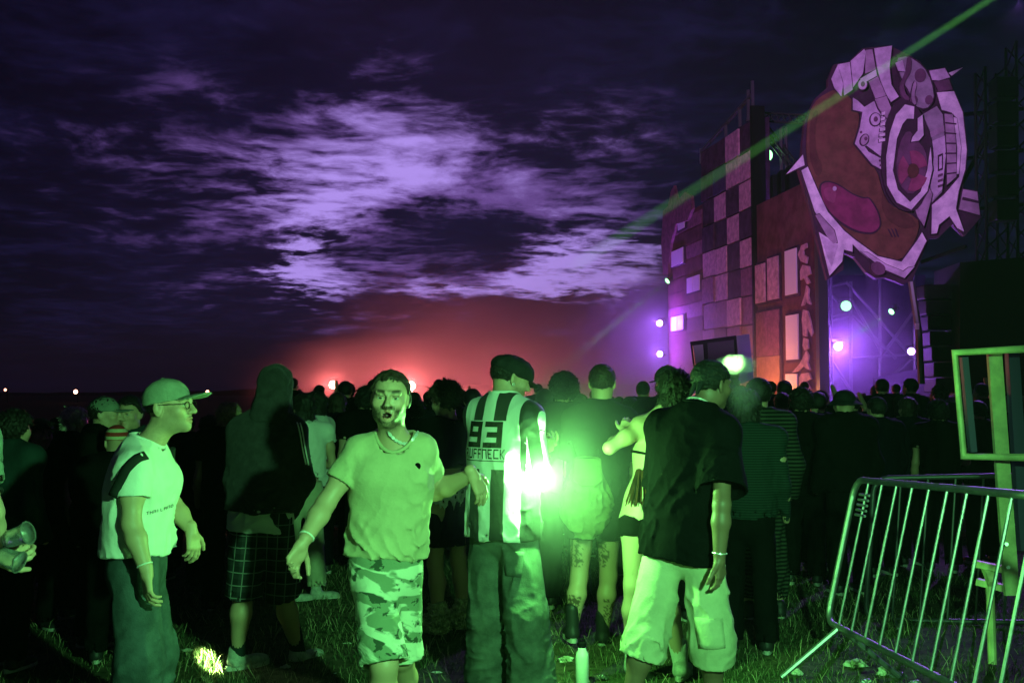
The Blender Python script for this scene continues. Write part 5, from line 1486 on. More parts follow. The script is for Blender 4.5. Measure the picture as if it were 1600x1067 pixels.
f.trousers('jeans', M['denim'], ends=(2.0, 2.0), r=(.096, .104, .118), fold=.012, wl=.14, pel=.008)
f.hair('short', 'hair_dark', .006, 4, thick=.003)
f.cap('cap_pale', 'brim', tilt=.12)
f.shoes('shoe_dark')
mb = MB()                                                        # glasses
for sg in (-1, 1):
    cc = (sg * .032, .104, .004)
    mb.tube([f.hp(cc[0] + .021 * math.cos(t), cc[1] - .004 * abs(math.cos(t)), cc[2] + .016 * math.sin(t)) - f.root for t in np.linspace(0, 6.28, 18)], .0016, 6)
    mb.tube([f.hp(sg * .053, .100, .010) - f.root, f.hp(sg * .079, .04, .013) - f.root, f.hp(sg * .082, -.01, .012) - f.root, f.hp(sg * .080, -.03, -.012) - f.root], .0019, 6)
mb.tube([f.hp(-.012, .106, .008) - f.root, f.hp(.012, .106, .008) - f.root], .0016, 6)
mb.build('glasses', M['black_paint'], f.obj, True)
line = [P(*p, 4.2) for p in ((238, 688), (228, 694), (218, 700), (204, 714), (190, 732), (177, 754), (167, 776))]
strip_on(sh, f, 'bag_strap', M['strap'], line, .042, A([.1, 1, -.1]), .008)
print_text(f, sh, 'THAILAND', P(250, 797, 4.4), nrm(A([1, .1, .15])), A([0, 0, 1.]), .011, .014, .004, A([-.35, 1, 0]), 'letter', M['black_cotton'])
wv = f.J['wrR']; dv = nrm(f.J['elR'] - wv); w = wv + dv * .03; e1 = nrm(np.cross(dv, [0, 1, 0])); e2 = np.cross(dv, e1)
f.tubes('wristband', M['white_cotton'], [w + .031 * (e1 * math.cos(t) + e2 * math.sin(t)) for t in np.linspace(0, 6.28, 22)], .0035)
# a dark tassel of keys and a small torch hang from his strap on the far side
f.tubes('lanyard', M['strap'], [P(270, 700, 4.6), P(268, 740, 4.66), P(267, 790, 4.68), P(268, 830, 4.68)], .012, 8)
mb = MB(); mb.tube([P(266, 826, 4.62) - f.root, P(266, 852, 4.62) - f.root], [.018, .020], 12); mb.build('pouch', M['black_paint'], f.obj, True)

# --- 3. the man in the striped football shirt, seen from behind
J = JP(head=(797, 592, 5.36), neck=(786, 634, 5.3), shR=(824, 655, 5.2), shL=(750, 650, 5.42), elR=(836, 738, 5.20), wrR=(849, 702, 5.46),
       elL=(765, 738, 5.66), wrL=(836, 700, 5.68), pel=(786, 812, 5.3), hipR=(808, 826, 5.25), hipL=(765, 826, 5.37),
       knR=(822, 960, 5.20), knL=(764, 962, 5.36), anR=(832, 1074, 5.24), anL=(764, 1076, 5.44))
f = Fig(J, (.90, .42, -.30), (.58, .81, 0), 1.84, .0085, 31)
f.body(legk=.85, label='man in a black and white striped football shirt with 93 on its back', beard=.6, buzz=.0,
       hands={'R': ((.55, .75, .30), (-.6, .5, .2), .75), 'L': ((.75, .15, .25), (.1, -.3, .9), .7)}, head_h=.0045)
sh = f.shirt('football_shirt', M['jersey'], fit=.024, hem=-.155, flare=.034, sleeve=.96, sr=(.072, .086), neck=.072, fold=.011, wl=.13, stripes=True)
f.trousers('jeans', M['faded_denim'], ends=(2.0, 2.0), r=(.098, .110, .128), fold=.014, wl=.13, pel=.006)
f.hair('short', 'hair_dark', .006, 4, thick=.004)
f.cap('cap_dark', 'flat', tilt=-.05)
f.shoes('shoe_dark')
bc = f.tp(.60, -.035); d = f.fw
print_text(f, sh, '93', f.tp(.755, -.025), f.rt, f.up, .095, .125, .030, d, 'digit', M['black_cotton'], 1.55)
print_text(f, sh, 'RUFFNECK', f.tp(.59, -.022), f.rt, f.up, .0265, .050, .0075, d, 'letter', M['black_cotton'])
print_text(f, sh, '--------', f.tp(.53, -.022), f.rt, f.up, .034, .03, .0, d, 'printed_line', M['black_cotton'])
mb = MB(); mb.tube([f.hp(.088, -.012 + .006 * math.cos(t), -.034 + .006 * math.sin(t)) - f.root for t in np.linspace(0, 6.28, 12)], .0022, 6)
mb.build('earring', M['chrome'], f.obj, True)
# back pockets and belt loops of the jeans
STRIPED = f

# --- 4. the man in the oversized black T-shirt
J = JP(head=(1112, 602, 5.06), neck=(1090, 652, 5.0), shR=(1128, 678, 4.92), shL=(1036, 670, 5.1), elR=(1128, 788, 4.74), wrR=(1124, 872, 4.74),
       elL=(1042, 775, 5.30), wrL=(1085, 858, 5.32), pel=(1068, 836, 5.0), hipR=(1096, 848, 4.96), hipL=(1042, 848, 5.04),
       knR=(1114, 1000, 4.92), knL=(1010, 1000, 4.97), anR=(1116, 1100, 5.0), anL=(984, 1092, 4.95))
f = Fig(J, (.80, .58, -.12), (.50, .86, 0), 1.80, .0085, 47, skin=(.20, .12, .085))
f.body('man in an oversized black T-shirt and pale baggy shorts seen from behind',
       hands={'R': ((.10, .05, -.99), (-.7, .6, 0), .55), 'L': ((.4, .1, -.9), (.6, .5, 0), .5)}, beard=.2)
sh = f.shirt('t_shirt', M['black_cotton'], fit=.030, hem=-.21, flare=.030, sleeve=.82, sr=(.076, .130), neck=.076, fold=.014, wl=.12)
f.trousers('shorts', M['khaki'], ends=(1.30, 1.32), r=(.098, .108, .124), fold=.014, wl=.14, pel=.006)
f.hair('short', 'hair_dark', .006, 4, thick=.008)
f.cap('cap_dark', 'wrap', tilt=.0)
f.shoes('shoe_dark')
f.chain('necklace', M['chrome'], f.J['neck'] + f.up * .045 + f.fw * .02, f.rt * .078, f.fw * .086, 46, .006, drop=lambda t: -f.up * .05 * math.sin(t))
wv = f.J['wrR']; dv = nrm(f.J['elR'] - wv); w = wv + dv * .025; e1 = nrm(np.cross(dv, [0, 1, 0])); e2 = np.cross(dv, e1)
f.chain('bracelet', M['chrome'], w, e1 * .033, e2 * .033, 30, .004)
# patch pocket stitched to the right leg
tr = [c for c in f.obj.children if c.name.startswith('shorts')][0]
def pocket(fig, garment, quad, d, mat):
    a, b, c, e = [A(q) for q in quad]; V = []; n = 6
    pts = [(a * (1 - i / n) + b * (i / n)) * (1 - j / n) + (e * (1 - i / n) + c * (i / n)) * (j / n) for j in range(n + 1) for i in range(n + 1)]
    pr = project(garment, fig.root, pts, d, .005)
    if any(p is None for p in pr): return
    F = [(j * (n + 1) + i, j * (n + 1) + i + 1, (j + 1) * (n + 1) + i + 1, (j + 1) * (n + 1) + i) for j in range(n) for i in range(n)]
    o = mesh_obj('pocket', pr, F, mat, fig.obj, True); m = o.modifiers.new('solid', 'SOLIDIFY'); m.thickness = .007; m.offset = 0
pocket(f, tr, (P(1090, 968, 4.8), P(1132, 968, 4.8), P(1134, 1012, 4.8), P(1096, 1016, 4.8)), A([-.1, 1, 0]), M['khaki'])
tr = [c for c in STRIPED.obj.children if c.name.startswith('jeans')][0]
pocket(STRIPED, tr, (P(775, 868, 5.0), P(812, 868, 5.0), P(808, 908, 5.0), P(780, 908, 5.0)), A([.2, 1, 0]), M['faded_denim'])
BLACK = f

# --- 5. the hooded man in plaid shorts
J = JP(head=(431, 606, 5.95), neck=(420, 652, 5.9), shR=(456, 676, 5.9), shL=(378, 676, 5.9), elR=(474, 752, 5.92), wrR=(452, 806, 6.14),
       elL=(368, 752, 5.9), wrL=(384, 802, 6.1), pel=(408, 797, 5.9), hipL=(389, 808, 5.9), hipR=(428, 808, 5.9),
       knL=(380, 925, 5.85), knR=(442, 925, 6.0), anL=(371, 1024, 5.9), anR=(466, 1018, 6.15))
f = Fig(J, (-.05, 1, -.05), (-.1, 1, 0), 1.80, .010, 59)
f.body('person in a charcoal hooded top, hood up, and dark plaid shorts seen from behind', detail=False, head_h=.008)
sh = f.shirt('hooded_top', M['grey_fleece'], fit=.024, hem=.0, flare=.012, long=True, sr=(.078, .066), neck=.05, fold=.013, wl=.13)
f.shirt('undershirt', M['white_cotton'], openhem=False, fit=-.014, hem=-.22, flare=.054, sleeve=.1, fold=.012, arms='', wl=.12)
f.trousers('plaid_shorts', M['plaid'], ends=(1.06, 1.06), r=(.105, .100, .104), fold=.011)
g = Grid(f.J['head'] - .2, f.J['head'] + .2, .008)               # the hood
X, Y, Z = g.pts(tuple(slice(0, int(m)) for m in g.n)); x, y, z = X - F32(f.J['head'][0]), Y - F32(f.J['head'][1]), Z - F32(f.J['head'][2])
v = d_ell(x, y, z, (0, -.02, .03), (.105, .128, .112)); v = np.minimum(v, d_cap(x, y, z, (0, -.035, -.02), (-.02, -.06, -.17), .105, .125))
v = np.maximum(v, -d_ell(x, y, z, (0, .10, .0), (.08, .12, .10))); g.v = (v + wob(3, .08)(x, y, z) * F32(.005)).astype(F32)
f.mk('hood', g, M['grey_fleece'])
A0, B0 = f.J['shR'], f.J['elR']
for k in (-.010, .010):
    strip_on(sh, f, 'sleeve_stripe', M['white_cotton'], [A0 + f.rt * (.02 + k) + (B0 - A0) * t + A([.01, 0, .02 - .02 * t]) for t in np.linspace(-.1, .7, 8)], .009, A([-.45, 1, -.2]), .004, .002)
f.sock('L', M['sock_dark'], .42); f.sock('R', M['sock_dark'], .42)
f.shoes('shoe_light', {'L': (.75, .65, 0), 'R': (.6, .8, 0)})
HOOD = f

# --- 6. the person with the backpack and tattooed legs
def tattoo(s, V):
    c = np.tile(s.skin, (len(V), 1)); n = wob(71, .035)(*V.T) + .8 * wob(72, .016)(*V.T)
    for a in 'LR':
        for (k0, k1, t0, t1) in (('hip', 'kn', .35, .85), ('kn', 'an', .35, .9)):
            p, q = s.J[k0 + a], s.J[k1 + a]; d = q - p; t = ((V - p) @ d) / (d @ d)
            r = np.linalg.norm(V - p - t[:, None] * d, axis=1)
            m = (t > t0) & (t < t1) & (r < .12) & (n > .25) & (((V - p) @ s.rt) * (1 if a == 'R' else -1) > -.02 if k0 == 'kn' else ((V - p) @ s.rt < .02))
            c[m] = c[m] * .22
    return c
J = JP(head=(941, 599, 6.6), neck=(938, 641, 6.6), shL=(899, 658, 6.6), shR=(976, 658, 6.6), elL=(890, 738, 6.65), wrL=(918, 782, 6.85),
       elR=(984, 738, 6.65), wrR=(962, 782, 6.85), pel=(931, 782, 6.6), hipL=(912, 796, 6.6), hipR=(950, 796, 6.6),
       knL=(905, 902, 6.55), knR=(951, 900, 6.60), anL=(894, 982, 6.5), anR=(942, 990, 6.6))
f = Fig(J, (.15, 1, 0), (.12, 1, 0), 1.80, .010, 61)
f.body('short haired person in black with tattooed legs and a drawstring backpack', detail=False, head_h=.008, tattoo=tattoo)
f.shirt('t_shirt', M['black_cotton'], fit=.026, hem=-.20, flare=.02, sleeve=.75, sr=(.074, .09), fold=.012)
f.trousers('shorts', M['black_cotton'], ends=(.45, .45), r=(.095, .10, .10))
f.hair('short', 'hair_brown', .007, 4, thick=.008)
f.shoes('shoe_dark', {'L': (-.1, 1, 0), 'R': (.3, 1, 0)}, 'boot')
KIT = f

# --- 7. the woman with her arm raised, beside the man in black
J = JP(head=(1056, 612, 5.75), neck=(1038, 650, 5.72), shL=(1001, 668, 5.7), shR=(1066, 664, 5.78), elL=(952, 700, 5.62), wrL=(975, 676, 5.84),
       elR=(1082, 742, 5.85), wrR=(1075, 800, 5.98), pel=(1012, 806, 5.7), hipL=(993, 818, 5.7), hipR=(1032, 818, 5.75),
       knL=(990, 915, 5.65), knR=(1040, 915, 5.75), anL=(988, 1034, 5.75), anR=(1064, 1040, 5.8))
f = Fig(J, (.5, .85, -.05), (.30, .95, 0), 1.72, .0095, 67, fem=True, skin=(.52, .36, .27))
f.body('bare backed woman with her left elbow raised beside the man in black', detail=False, head_h=.008, trunk_fit=-.004, hands={'L': ((.3, .5, .8), (.2, .5, -.2), .6)})
f.tubes('bikini_band', M['black_cotton'], [f.tp(.60) + f.rt * .150 * math.cos(t) + f.fw * .108 * math.sin(t) for t in np.linspace(0, 6.28, 30)], .007)
f.tubes('halter_string', M['black_cotton'], [f.tp(.62) + f.rt * .09 + f.fw * .11, f.tp(.85) + f.rt * .07 + f.fw * .08, f.tp(1.02) + f.rt * .045 - f.fw * .01, f.tp(1.05) - f.fw * .062, f.tp(1.02) - f.rt * .045 - f.fw * .01, f.tp(.85) - f.rt * .07 + f.fw * .08, f.tp(.62) - f.rt * .09 + f.fw * .11], .005)
f.trousers('shorts', M['black_cotton'], ends=(.22, .22), r=(.098, .100, .1), waist=.16, fold=.004, pel=.004)
f.hair('long', 'hair_dark', .006, 8, length=.17)
f.shoes('shoe_light', {'L': (.2, 1, 0), 'R': (.4, 1, 0)}, 'boot')
f.sock('R', M['white_cotton'], .36); f.sock('L', M['white_cotton'], .36)
# a shoulder bag with a long tassel fringe
f.tubes('bag_cord', M['strap'], [f.J['shR'] + A([-.02, -.03, .05]), P(1020, 722, 5.55), P(1004, 752, 5.52)], .004, 6)
mb = MB(); rr = random.Random(4)
for i in range(70):
    t = rr.uniform(-1, 1); b = P(996 + t * 19, 786 + rr.uniform(-5, 6), 5.50 + rr.uniform(-.02, .02)); a = P(1000 + t * 5, 738 + rr.uniform(-6, 6), 5.54)
    mb.tube([a - f.root, (a + b) / 2 + A([t * .004, -.01, 0]) - f.root, b - f.root], .0028, 4, False)
mb.build('tassel', pbr('rust fringe', (.07, .025, .012), .9), f.obj)['kind'] = 'stuff'
WOMAN = f

# --- 8. the person with pale shaggy boots behind the man in front
J, face, fw0 = std_pose(1.70, ('down', 'down'), yaw=.75, root=(P(700, 612, 6.9)[0], 6.9, 0))
f = Fig(J, (-.75, .6, -.25), fw0 if False else (-.68, .73, 0), 1.70, .010, 73, fem=True)
f.body('person with spiky hair, dark crop top, black skirt and shaggy pale boots', head_h=.0055, hands={'R': ((.1, .1, -1), (-.6, .5, 0), .5)})
f.shirt('crop_top', M['black_cotton'], fit=.012, hem=.42, sleeve=.62, sr=(.062, .066), arms='L', neck=.10, fold=.008)
f.skirt('skirt', M['black_cotton'], .30, .205)
g = Grid(f.tp(.12) - .24, f.tp(.12) + .24, .010); X, Y, Z = g.pts(tuple(slice(0, int(m)) for m in g.n))
v = np.abs(d_fcap(X, Y, Z, f.tp(.16), f.tp(.0), .175, .20, f.fw, .76) + wob(5, .06, (1, 1, .2))(X, Y, Z) * F32(.012)) - F32(.009)
v = np.maximum(v, np.maximum(Z - F32(f.tp(.16)[2]), F32(f.tp(.0)[2]) - Z + wob(8, .05, (1, 1, 0))(X, Y, Z) * F32(.03))); g.v = v.astype(F32)
f.mk('frill', g, M['white_cotton'])
f.hair('spiky', 'hair_brown', .006, 6)
f.shoes('fur', None, 'fluffy')
SHAG = f

# ================================================================== the people behind
def top_h(py, Y): return EYE + (612 - py) * Y / FPX
M['teal_cotton'] = pbr('dark teal cotton', (.016, .034, .034), .85, 0, .3, 70, .2, 6)
M['mesh_knit'] = knit_stripe('open knit mesh', (.008, .018, .016), (.02, .038, .034), .016, .5)
def mid(px, py, Y, yaw, label, arms=('down', 'down'), look=0.0, H=None, h=.012, fem=False, **kw):
    H = H or top_h(py, Y) - .012
    r = (P(px, 612, Y)[0], Y, 0)
    J, face, fw = std_pose(H, arms, yaw, kw.pop('lean', 0.0), look, 0, r)
    f = Fig(J, face + A([0, 0, kw.pop('nod', 0.0)]), fw, H, h, int(px) % 97 + 3, fem, kw.pop('skin', None), root=r)
    f.body(label, legk=.8, detail=kw.pop('detail', False), head_h=kw.pop('head_h', .008), beard=kw.pop('beard', 0), hands=kw.pop('hands', None))
    return f
PI = math.pi
f = mid(157, 616, 6.6, -1.45, 'man in a dark green cap and black jacket in profile, left of the fringe-haired man', detail=True, head_h=.0055)
f.shirt('jacket', M['black_cotton'], fit=.03, hem=-.1, long=True, sr=(.07, .06), neck=.066); f.trousers('trousers', M['black_cotton'], r=(.1, .09, .09), ends=(2, 2)); f.hair('short', 'hair_dark', .008); f.cap('cap_green', 'brim', .05); f.shoes()
f = mid(207, 616, 6.75, PI - .12, 'man with a dark fringe looking towards the camera over a white shoulder', detail=True, head_h=.0055, nod=-.05)
f.shirt('t_shirt', M['teal_cotton'], fit=.02, hem=-.1); f.trousers('trousers', M['black_cotton'], ends=(2, 2)); f.hair('short', 'hair_dark', .007, thick=.018); f.shoes()
f = mid(184, 664, 6.2, .4, 'small person with a red and pale knitted hat low between two men', H=1.43)
f.shirt('jumper', M['black_cotton'], fit=.03, hem=-.1, long=True, neck=.066); f.trousers('trousers', M['black_cotton'], ends=(2, 2)); f.cap(knit_stripe('red knit', (.34, .04, .035), (.5, .5, .3), .045, .45), 'beanie'); f.shoes()
f = mid(112, 634, 7.4, -.9, 'pale haired person half hidden behind the man in the green cap', fem=True)
f.shirt('hoodie', M['navy_cotton'], fit=.03, hem=-.1, long=True, neck=.066); f.trousers('trousers', M['black_cotton'], ends=(2, 2)); f.hair('bob', 'hair_light', .008, length=.04); f.shoes()
f = mid(18, 640, 6.0, -.4, 'dark haired person in a dark teal top at the left edge')
f.shirt('hoodie', M['teal_cotton'], fit=.035, hem=-.1, long=True, neck=.066); f.trousers('trousers', M['black_cotton'], ends=(2, 2)); f.hair('curly', 'hair_dark', .008); f.shoes()
f = mid(62, 652, 6.9, -2.3, 'person with a dark straight fringe beside the teal top at left', detail=True, head_h=.007, fem=True)
f.shirt('t_shirt', M['black_cotton'], fit=.03, hem=-.1); f.trousers('trousers', M['black_cotton'], ends=(2, 2)); f.hair('bob', 'hair_dark', .008, length=.06); f.shoes()
f = mid(357, 626, 7.6, .15, 'blond haired person just left of the grey hood', fem=True)
f.shirt('t_shirt', M['black_cotton'], fit=.03, hem=-.1); f.trousers('trousers', M['black_cotton'], ends=(2, 2)); f.hair('bob', 'hair_blond', .007, length=.10); f.shoes()
f = mid(476, 612, 7.9, .5, 'woman with long dark hair, white top and pale trousers behind the hooded figure', ('bent', 'bent'), fem=True)
f.shirt('top', M['white_cotton'], fit=.008, hem=.22, sleeve=.3, sr=(.055, .06)); f.trousers('trousers', M['khaki'], ends=(1.9, 1.9), r=(.085, .075, .085)); f.hair('long', 'hair_dark', .007, length=.22); f.shoes('shoe_light', {'L': (.9, .4, 0), 'R': (.9, .3, 0)})
f = mid(497, 610, 9.0, 1.3, 'woman in a white cap and white T-shirt in profile behind the long dark hair', detail=True, head_h=.008, fem=True)
f.shirt('t_shirt', M['white_cotton'], fit=.012, hem=-.1); f.trousers('trousers', M['navy_cotton'], ends=(2, 2)); f.cap('white_cotton', 'beanie'); f.hair('bob', 'hair_dark', .008, length=.06); f.shoes()
f = mid(882, 582, 7.7, .1, 'curly haired person in a black top left of the backpack wearer')
f.shirt('t_shirt', M['black_cotton'], fit=.03, hem=-.1); f.trousers('trousers', M['black_cotton'], ends=(2, 2)); f.hair('curly', 'hair_dark', .007); f.shoes()
f = mid(1046, 568, 7.2, .3, 'tall man in a dark cap behind the bare backed woman')
f.shirt('t_shirt', M['black_cotton'], fit=.03, hem=-.1); f.trousers('trousers', M['black_cotton'], ends=(2, 2)); f.cap('cap_dark', 'brim', .0); f.hair('short', 'hair_dark', .008); f.shoes()
f = mid(1187, 588, 7.3, .1, 'person in a fine striped knitted top right of the man in black')
f.shirt('knit_top', M['knit'], fit=.02, hem=-.2, long=True, neck=.066); f.skirt('skirt', M['knit'], .75, .20); f.hair('short', 'hair_dark', .007, thick=.016); f.shoes()
f = mid(1166, 606, 6.4, -.25, 'woman in an open knit top and black trousers behind the black sleeve', ('down', 'down'), fem=True)
f.shirt('knit_top', M['mesh_knit'], fit=.016, hem=-.05, long=True, sr=(.055, .048), neck=.066); f.trousers('trousers', M['black_cotton'], ends=(2, 2), r=(.09, .08, .085)); f.hair('bob', 'hair_dark', .008, length=.1); f.shoes()
f = mid(1322, 606, 8.2, .2, 'dark figure in a wide brimmed bucket hat before the violet lamps')
f.shirt('jacket', M['black_cotton'], fit=.035, hem=-.1, long=True, neck=.066); f.trousers('trousers', M['black_cotton'], ends=(2, 2)); f.cap('cap_dark', 'bucket', 0); f.shoes()
# the person half outside the frame at the left, holding a clear cup
r0 = P(-92, 612, 3.35); J, face, fw = std_pose(1.70, ('down', 'bent'), -.9, 0, 0, 0, (r0[0], 3.35, 0))
J['shR'] = P(-44, 690, 3.2); J['elR'] = P(-16, 800, 3.15); J['wrR'] = P(-12, 872, 3.28)
f = Fig(J, face, fw, 1.70, .011, 15, root=(r0[0], 3.35, 0))
f.body('partly visible person at the left edge holding a shiny clear cup', detail=False, head_h=.008, hands={'R': ((.75, .25, .1), (.2, .6, .3), .9)})
f.shirt('t_shirt', M['cap_green'], fit=.02, hem=-.1, sleeve=.62, sr=(.068, .078)); f.trousers('trousers', M['cap_green'], ends=(2, 2), r=(.11, .11, .11), fold=.02); f.hair('short', 'hair_dark', .008); f.shoes()
wv = f.J['wrR']; dv = nrm(f.J['elR'] - f.J['shR']); w = f.J['elR'] - dv * .06; e1 = nrm(np.cross(dv, [0, 1, 0])); e2 = np.cross(dv, e1)
f.tubes('elbow_band', M['strap'], [w + .047 * (e1 * math.cos(t) + e2 * math.sin(t)) for t in np.linspace(0, 6.28, 24)], .007)
for k, (px, py, sc_k) in enumerate(((26, 838, .85), (14, 872, .8))):
    c = P(px, py, 3.2); o = empty('plastic_cup', c, ['upper of two shiny clear plastic cups held at the left edge', 'lower of two shiny clear plastic cups held at the left edge'][k], 'plastic cup')
    d = nrm([.92, -.12, .30 - .6 * k]); x = nrm(np.cross(d, [0, 0, 1])); y = np.cross(x, d); mb = MB()
    prof = [(-.045, .030), (-.02, .034), (.0, .0355), (.02, .037), (.045, .041), (.048, .043)]
    mb.tube([c + d * a * sc_k for a, _ in prof], [b * sc_k for _, b in prof], 18); part(mb, 'cup_wall', M['plastic_clear'], o)
    o.children[-1].data.polygons.foreach_set('use_smooth', np.ones(len(o.children[-1].data.polygons), bool))
    mb = MB(); mb.tube([c + d * .047 * sc_k + .042 * sc_k * (x * math.cos(t) + y * math.sin(t)) for t in np.linspace(0, 6.28, 20)], .003, 6); part(mb, 'rim', M['plastic_clear'], o)

# the drawstring backpack on the tattooed person's back
K = KIT; bc = P(916, 772, 6.36)
bk = empty('backpack', bc, 'olive drawstring backpack lit bright green beside the flare', 'backpack')
g = Grid(bc - .36, bc + .36, .010); X, Y, Z = g.pts(tuple(slice(0, int(m)) for m in g.n))
v = d_ell(X, Y, Z, bc + A([0, 0, -.08]), (.170, .10, .20)); v2 = d_cap(X, Y, Z, bc + A([.01, .02, -.02]), bc + A([.0, .02, .20]), .125, .085)
k = F32(.07); hh = np.maximum(k - np.abs(v - v2), 0) / k; v = np.minimum(v, v2) - hh * hh * (k * F32(.25))
v = v + drape(4, .085, (0, 0, 1), .5)(X, Y, Z) * F32(.014) + drape(9, .06, (1, 0, .4), .4)(X, Y, Z) * F32(.008); g.v = np.maximum(v, Z - F32(bc[2] + .235)).astype(F32)
V, Q = nets(g); V = smooth(V, Q, 2); mesh_obj('bag_body', V - bc, Q, M['canvas'], bk, True)
mb = MB(); mb.poly([bc + A(q) for q in ((-.085, -.12, .235), (.085, -.12, .235), (.095, -.14, .10), (.04, -.145, .06), (-.04, -.145, .06), (-.095, -.14, .10))], (0, .03, 0)); part(mb, 'flap', M['canvas'], bk, .008)
for sg in (-1, 1):
    mb = MB(); pts = [bc + A([sg * .06, .03, .21]), bc + A([sg * .09, .14, .32]), bc + A([sg * .11, .30, .30]), bc + A([sg * .12, .33, .05]), bc + A([sg * .12, .10, -.20])]
    mb.tube(pts, .014, 8); part(mb, 'shoulder_strap', M['strap'], bk)
mb = MB(); mb.tube([bc + A([.05 * math.cos(t), -.09 + .02 * math.sin(t), .232]) for t in np.linspace(0, 6.28, 14)], .006, 6); part(mb, 'drawstring', M['strap'], bk)

# ---- templates copied through the rest of the crowd
def template(seed, hair, hmat, top, mat, arms=('down', 'down'), fem=False, cap_=None, long=True):
    J, face, fw = std_pose(1.75, arms, 0, 0, 0, 0, (0, 0, 0))
    f = Fig(J, face, fw, 1.75, .016, seed, fem, root=(0, 0, 0))
    f.body('', detail=False, head_h=.011, legk=.8)
    f.shirt(top, M[mat], fit=.032, hem=-.1, long=long, sr=(.075, .065) if long else (.07, .085), neck=.066, fold=.012)
    f.trousers('trousers', M['black_cotton'], ends=(2, 2), r=(.105, .09, .09))
    if hair: f.hair(hair, hmat, .011, seed, length=.2, thick=.014)
    if cap_: f.cap('cap_dark', cap_, h=.009)
    f.shoes(h=.012); return f.obj
T_ = {'short': template(201, 'short', 'hair_dark', 't_shirt', 'black_cotton', long=False), 'long': template(202, 'long', 'hair_brown', 'hoodie', 'navy_cotton', fem=True),
      'curly': template(203, 'curly', 'hair_dark', 't_shirt', 'black_cotton', ('bent', 'down'), long=False), 'cap': template(204, 'short', 'hair_dark', 'jacket', 'black_cotton', cap_='brim'),
      'bun': template(205, 'bun', 'hair_brown', 'hoodie', 'black_cotton', ('bent', 'bent'), True), 'beanie': template(206, 'short', 'hair_dark', 'jacket', 'navy_cotton', cap_='beanie'),
      'spiky': template(207, 'spiky', 'hair_dark', 't_shirt', 'navy_cotton', ('hip', 'down'), long=False), 'arms': template(208, 'short', 'hair_dark', 't_shirt', 'black_cotton', ('up', 'down'), long=False)}
TOP = {'short': 1.755, 'long': 1.765, 'curly': 1.78, 'cap': 1.775, 'bun': 1.80, 'beanie': 1.775, 'spiky': 1.775, 'arms': 1.755}
used = set()
def person(kind, px, py, Y, label, group, yaw=0.0):
    o = T_[kind]
    if kind in used: o = copy_tree(o)
    used.add(kind)
    H = top_h(py, Y); k = H / TOP[kind]
    o.scale = (k * .98, k * .98, k); o.location = (float(P(px, 612, Y)[0]), Y, 0); o.rotation_euler = (0, 0, yaw); tag(o, label, 'person', group)
    return o
NEAR = [('bun', 468, 628, 10.0, 'dark haired head just right of the grey hood, rim lit red'), ('long', 527, 611, 9.6, 'long haired figure under the leftmost red floodlight'),
        ('curly', 572, 602, 9.2, 'curly haired figure between the red floodlight and the shouting man'), ('short', 738, 606, 9.6, 'short haired figure peeping out left of the striped shoulder'),
        ('bun', 718, 628, 10.5, 'figure with hair in a bun below the twin red floodlights'), ('spiky', 650, 622, 10.2, 'spiky haired figure right behind the sand T-shirt'), ('short', 850, 606, 9.8, 'short haired figure just right of the flat cap'),
        ('cap', 985, 615, 9.0, 'figure in a dark cap left of the raised elbow'), ('long', 1004, 622, 10.2, 'long haired figure above the raised elbow'), ('beanie', 908, 612, 10.0, 'figure in a dark beanie between the two taller heads'),
        ('curly', 1252, 603, 8.6, 'large dark curly head below the lettered flat'), ('short', 1278, 611, 9.2, 'dark short haired head left of the bucket hat'), ('short', 1222, 612, 10.2, 'dark head between the striped knit and the curly head'),
        ('beanie', 1372, 616, 9.0, 'dark figure in a beanie right of the bucket hat'), ('long', 1420, 618, 9.5, 'dark long haired figure below the hanging loudspeakers'), ('curly', 1466, 622, 9.2, 'dark curly head just left of the steel frame'),
        ('cap', 1530, 622, 9.6, 'dark capped figure seen through the steel frame'), ('spiky', 1150, 612, 10.5, 'dark spiky head in front of the loudspeaker box'), ('short', 1100, 612, 10.0, 'dark head mostly hidden by the man in black'),
        ('beanie', 292, 642, 9.0, 'dark figure in a beanie right of the peaked cap'), ('long', 326, 646, 8.2, 'dark long haired figure left of the blond hair'), ('short', 395, 640, 9.2, 'dark figure half behind the grey hood'), ('curly', 88, 652, 8.6, 'dark curly head left of the pale hair'),
        ('short', 135, 648, 8.4, 'dark head under the green cap'), ('bun', 250, 646, 8.8, 'dark head with a bun behind the white T-shirt')]
rr = random.Random(11)
for kd, px, py, Y, lab in NEAR: person(kd, px, py, Y, lab, 'dark figures close behind the front people', rr.uniform(-.35, .35))
kinds = ['short', 'long', 'curly', 'cap', 'short', 'spiky', 'beanie', 'bun', 'short', 'arms', 'arms']
NM = {'short': 'short hair', 'long': 'long hair', 'curly': 'curly hair', 'cap': 'a cap', 'spiky': 'spiky hair', 'beanie': 'a beanie', 'bun': 'hair in a bun', 'arms': 'one hand raised'}
for Y, x0, x1, stp in ((12.5, 440, 1600, 52), (16.0, 450, 1500, 44), (21.0, 440, 1420, 34)):
    x = x0
    while x < x1:
        kd = rr.choice(kinds if Y > 14 else kinds[:-1])
        person(kd, x + rr.uniform(-12, 12), 613 + rr.choice([rr.uniform(-24, 0), rr.uniform(-6, 8), rr.uniform(-2, 14)]), Y + rr.uniform(-1.2, 1.2), 'dark far crowd figure with %s, facing the stage lights' % NM[kd], 'far crowd figures with %s' % NM[kd], rr.uniform(-.5, .5))
        x += stp

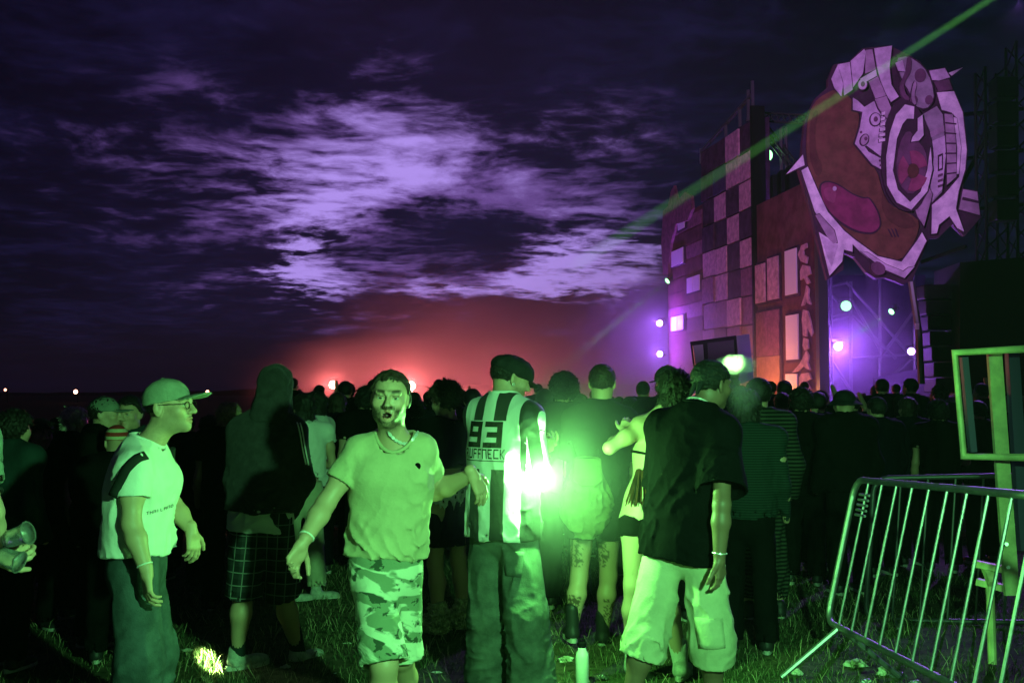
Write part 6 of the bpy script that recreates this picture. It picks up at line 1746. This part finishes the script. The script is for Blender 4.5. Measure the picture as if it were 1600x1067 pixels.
# ================================================================== the air: thin haze and stage smoke
def vol_mat(name, dens, col=(.9, .9, .9), aniso=0.0, shape=None):
    m = bpy.data.materials.new(name); m.use_nodes = True; nt = m.node_tree; nt.nodes.clear()
    o = nt.nodes.new('ShaderNodeOutputMaterial'); v = nt.nodes.new('ShaderNodeVolumePrincipled')
    v.inputs['Color'].default_value = (*col, 1); v.inputs['Density'].default_value = dens; v.inputs['Anisotropy'].default_value = aniso
    if shape is not None: nt.links.new((shape(nt) * dens).s, v.inputs['Density'])
    nt.links.new(v.outputs[0], o.inputs['Volume'])
    return m
mb = MB(); mb.box((0, 280, 9.0), (1400, 640, 20.5))
tag(mb.build('haze', vol_mat('thin haze', .00045)), kind='stuff')
def smoke(name, c, r, dens, nscale, label, seed=0.0, lump=.8, col=(.9, .9, .9)):
    """a soft edged cloud of smoke: dense in the middle, ragged towards its rim"""
    def shape(nt):
        v = texco(nt, 'Object'); x, y, z = sep(nt, v)
        d = (x * x + y * y + z * z).pw(.5)
        n = noise(nt, comb(nt, x + seed, y, z), nscale, 4, .6)
        return (d + (n - .5) * lump).step(1.0, .15)
    bm = bmesh.new(); bmesh.ops.create_icosphere(bm, subdivisions=3, radius=1.0)
    me = bpy.data.meshes.new(name); bm.to_mesh(me); bm.free(); me.materials.append(vol_mat(name + ' volume', dens, col, .0, shape))
    o = bpy.data.objects.new(name, me); o.location = [float(q) for q in c]; o.scale = r; link(o); tag(o, label, 'smoke'); o['kind'] = 'stuff'
    return o
smoke('smoke', (2.4, 34, 1.2), (11.5, 13, 5.8), .046, 2.2, 'red lit smoke drifting behind the crowd', 3.0)
smoke('smoke', P(866, 748, 5.22), (.60, .40, .66), .24, 2.0, 'dense green lit smoke right around the flare', 7.0)
smoke('smoke', P(885, 720, 6.1), (1.15, .5, .85), .30, 2.0, 'thin green lit smoke between the flare and the backpack', 9.0)
smoke('smoke', (-3.6, 38.5, 2.0), (8, 3.5, 2.4), .085, 2.2, 'low bright smoke around the red floodlights', 6.0)
smoke('smoke', P(1330, 545, 31.2), (3.2, 2.6, 2.9), .06, 2.0, 'violet lit smoke in the truss bay', 1.0)
smoke('smoke', (5.2, 43.5, 3.4), (4.2, 5, 4.6), .05, 2.0, 'violet lit smoke at the far end of the stage', 5.0)
smoke('smoke', P(1150, 570, 5.45), (.125, .08, .062), 26.0, 4.5, 'bright green breath of smoke beside the head of the man in black', 2.0, 1.9)
smoke('smoke', P(1160, 610, 5.5), (.13, .10, .17), 2.0, 2.0, 'faint smoke below the bright puff', 4.0)
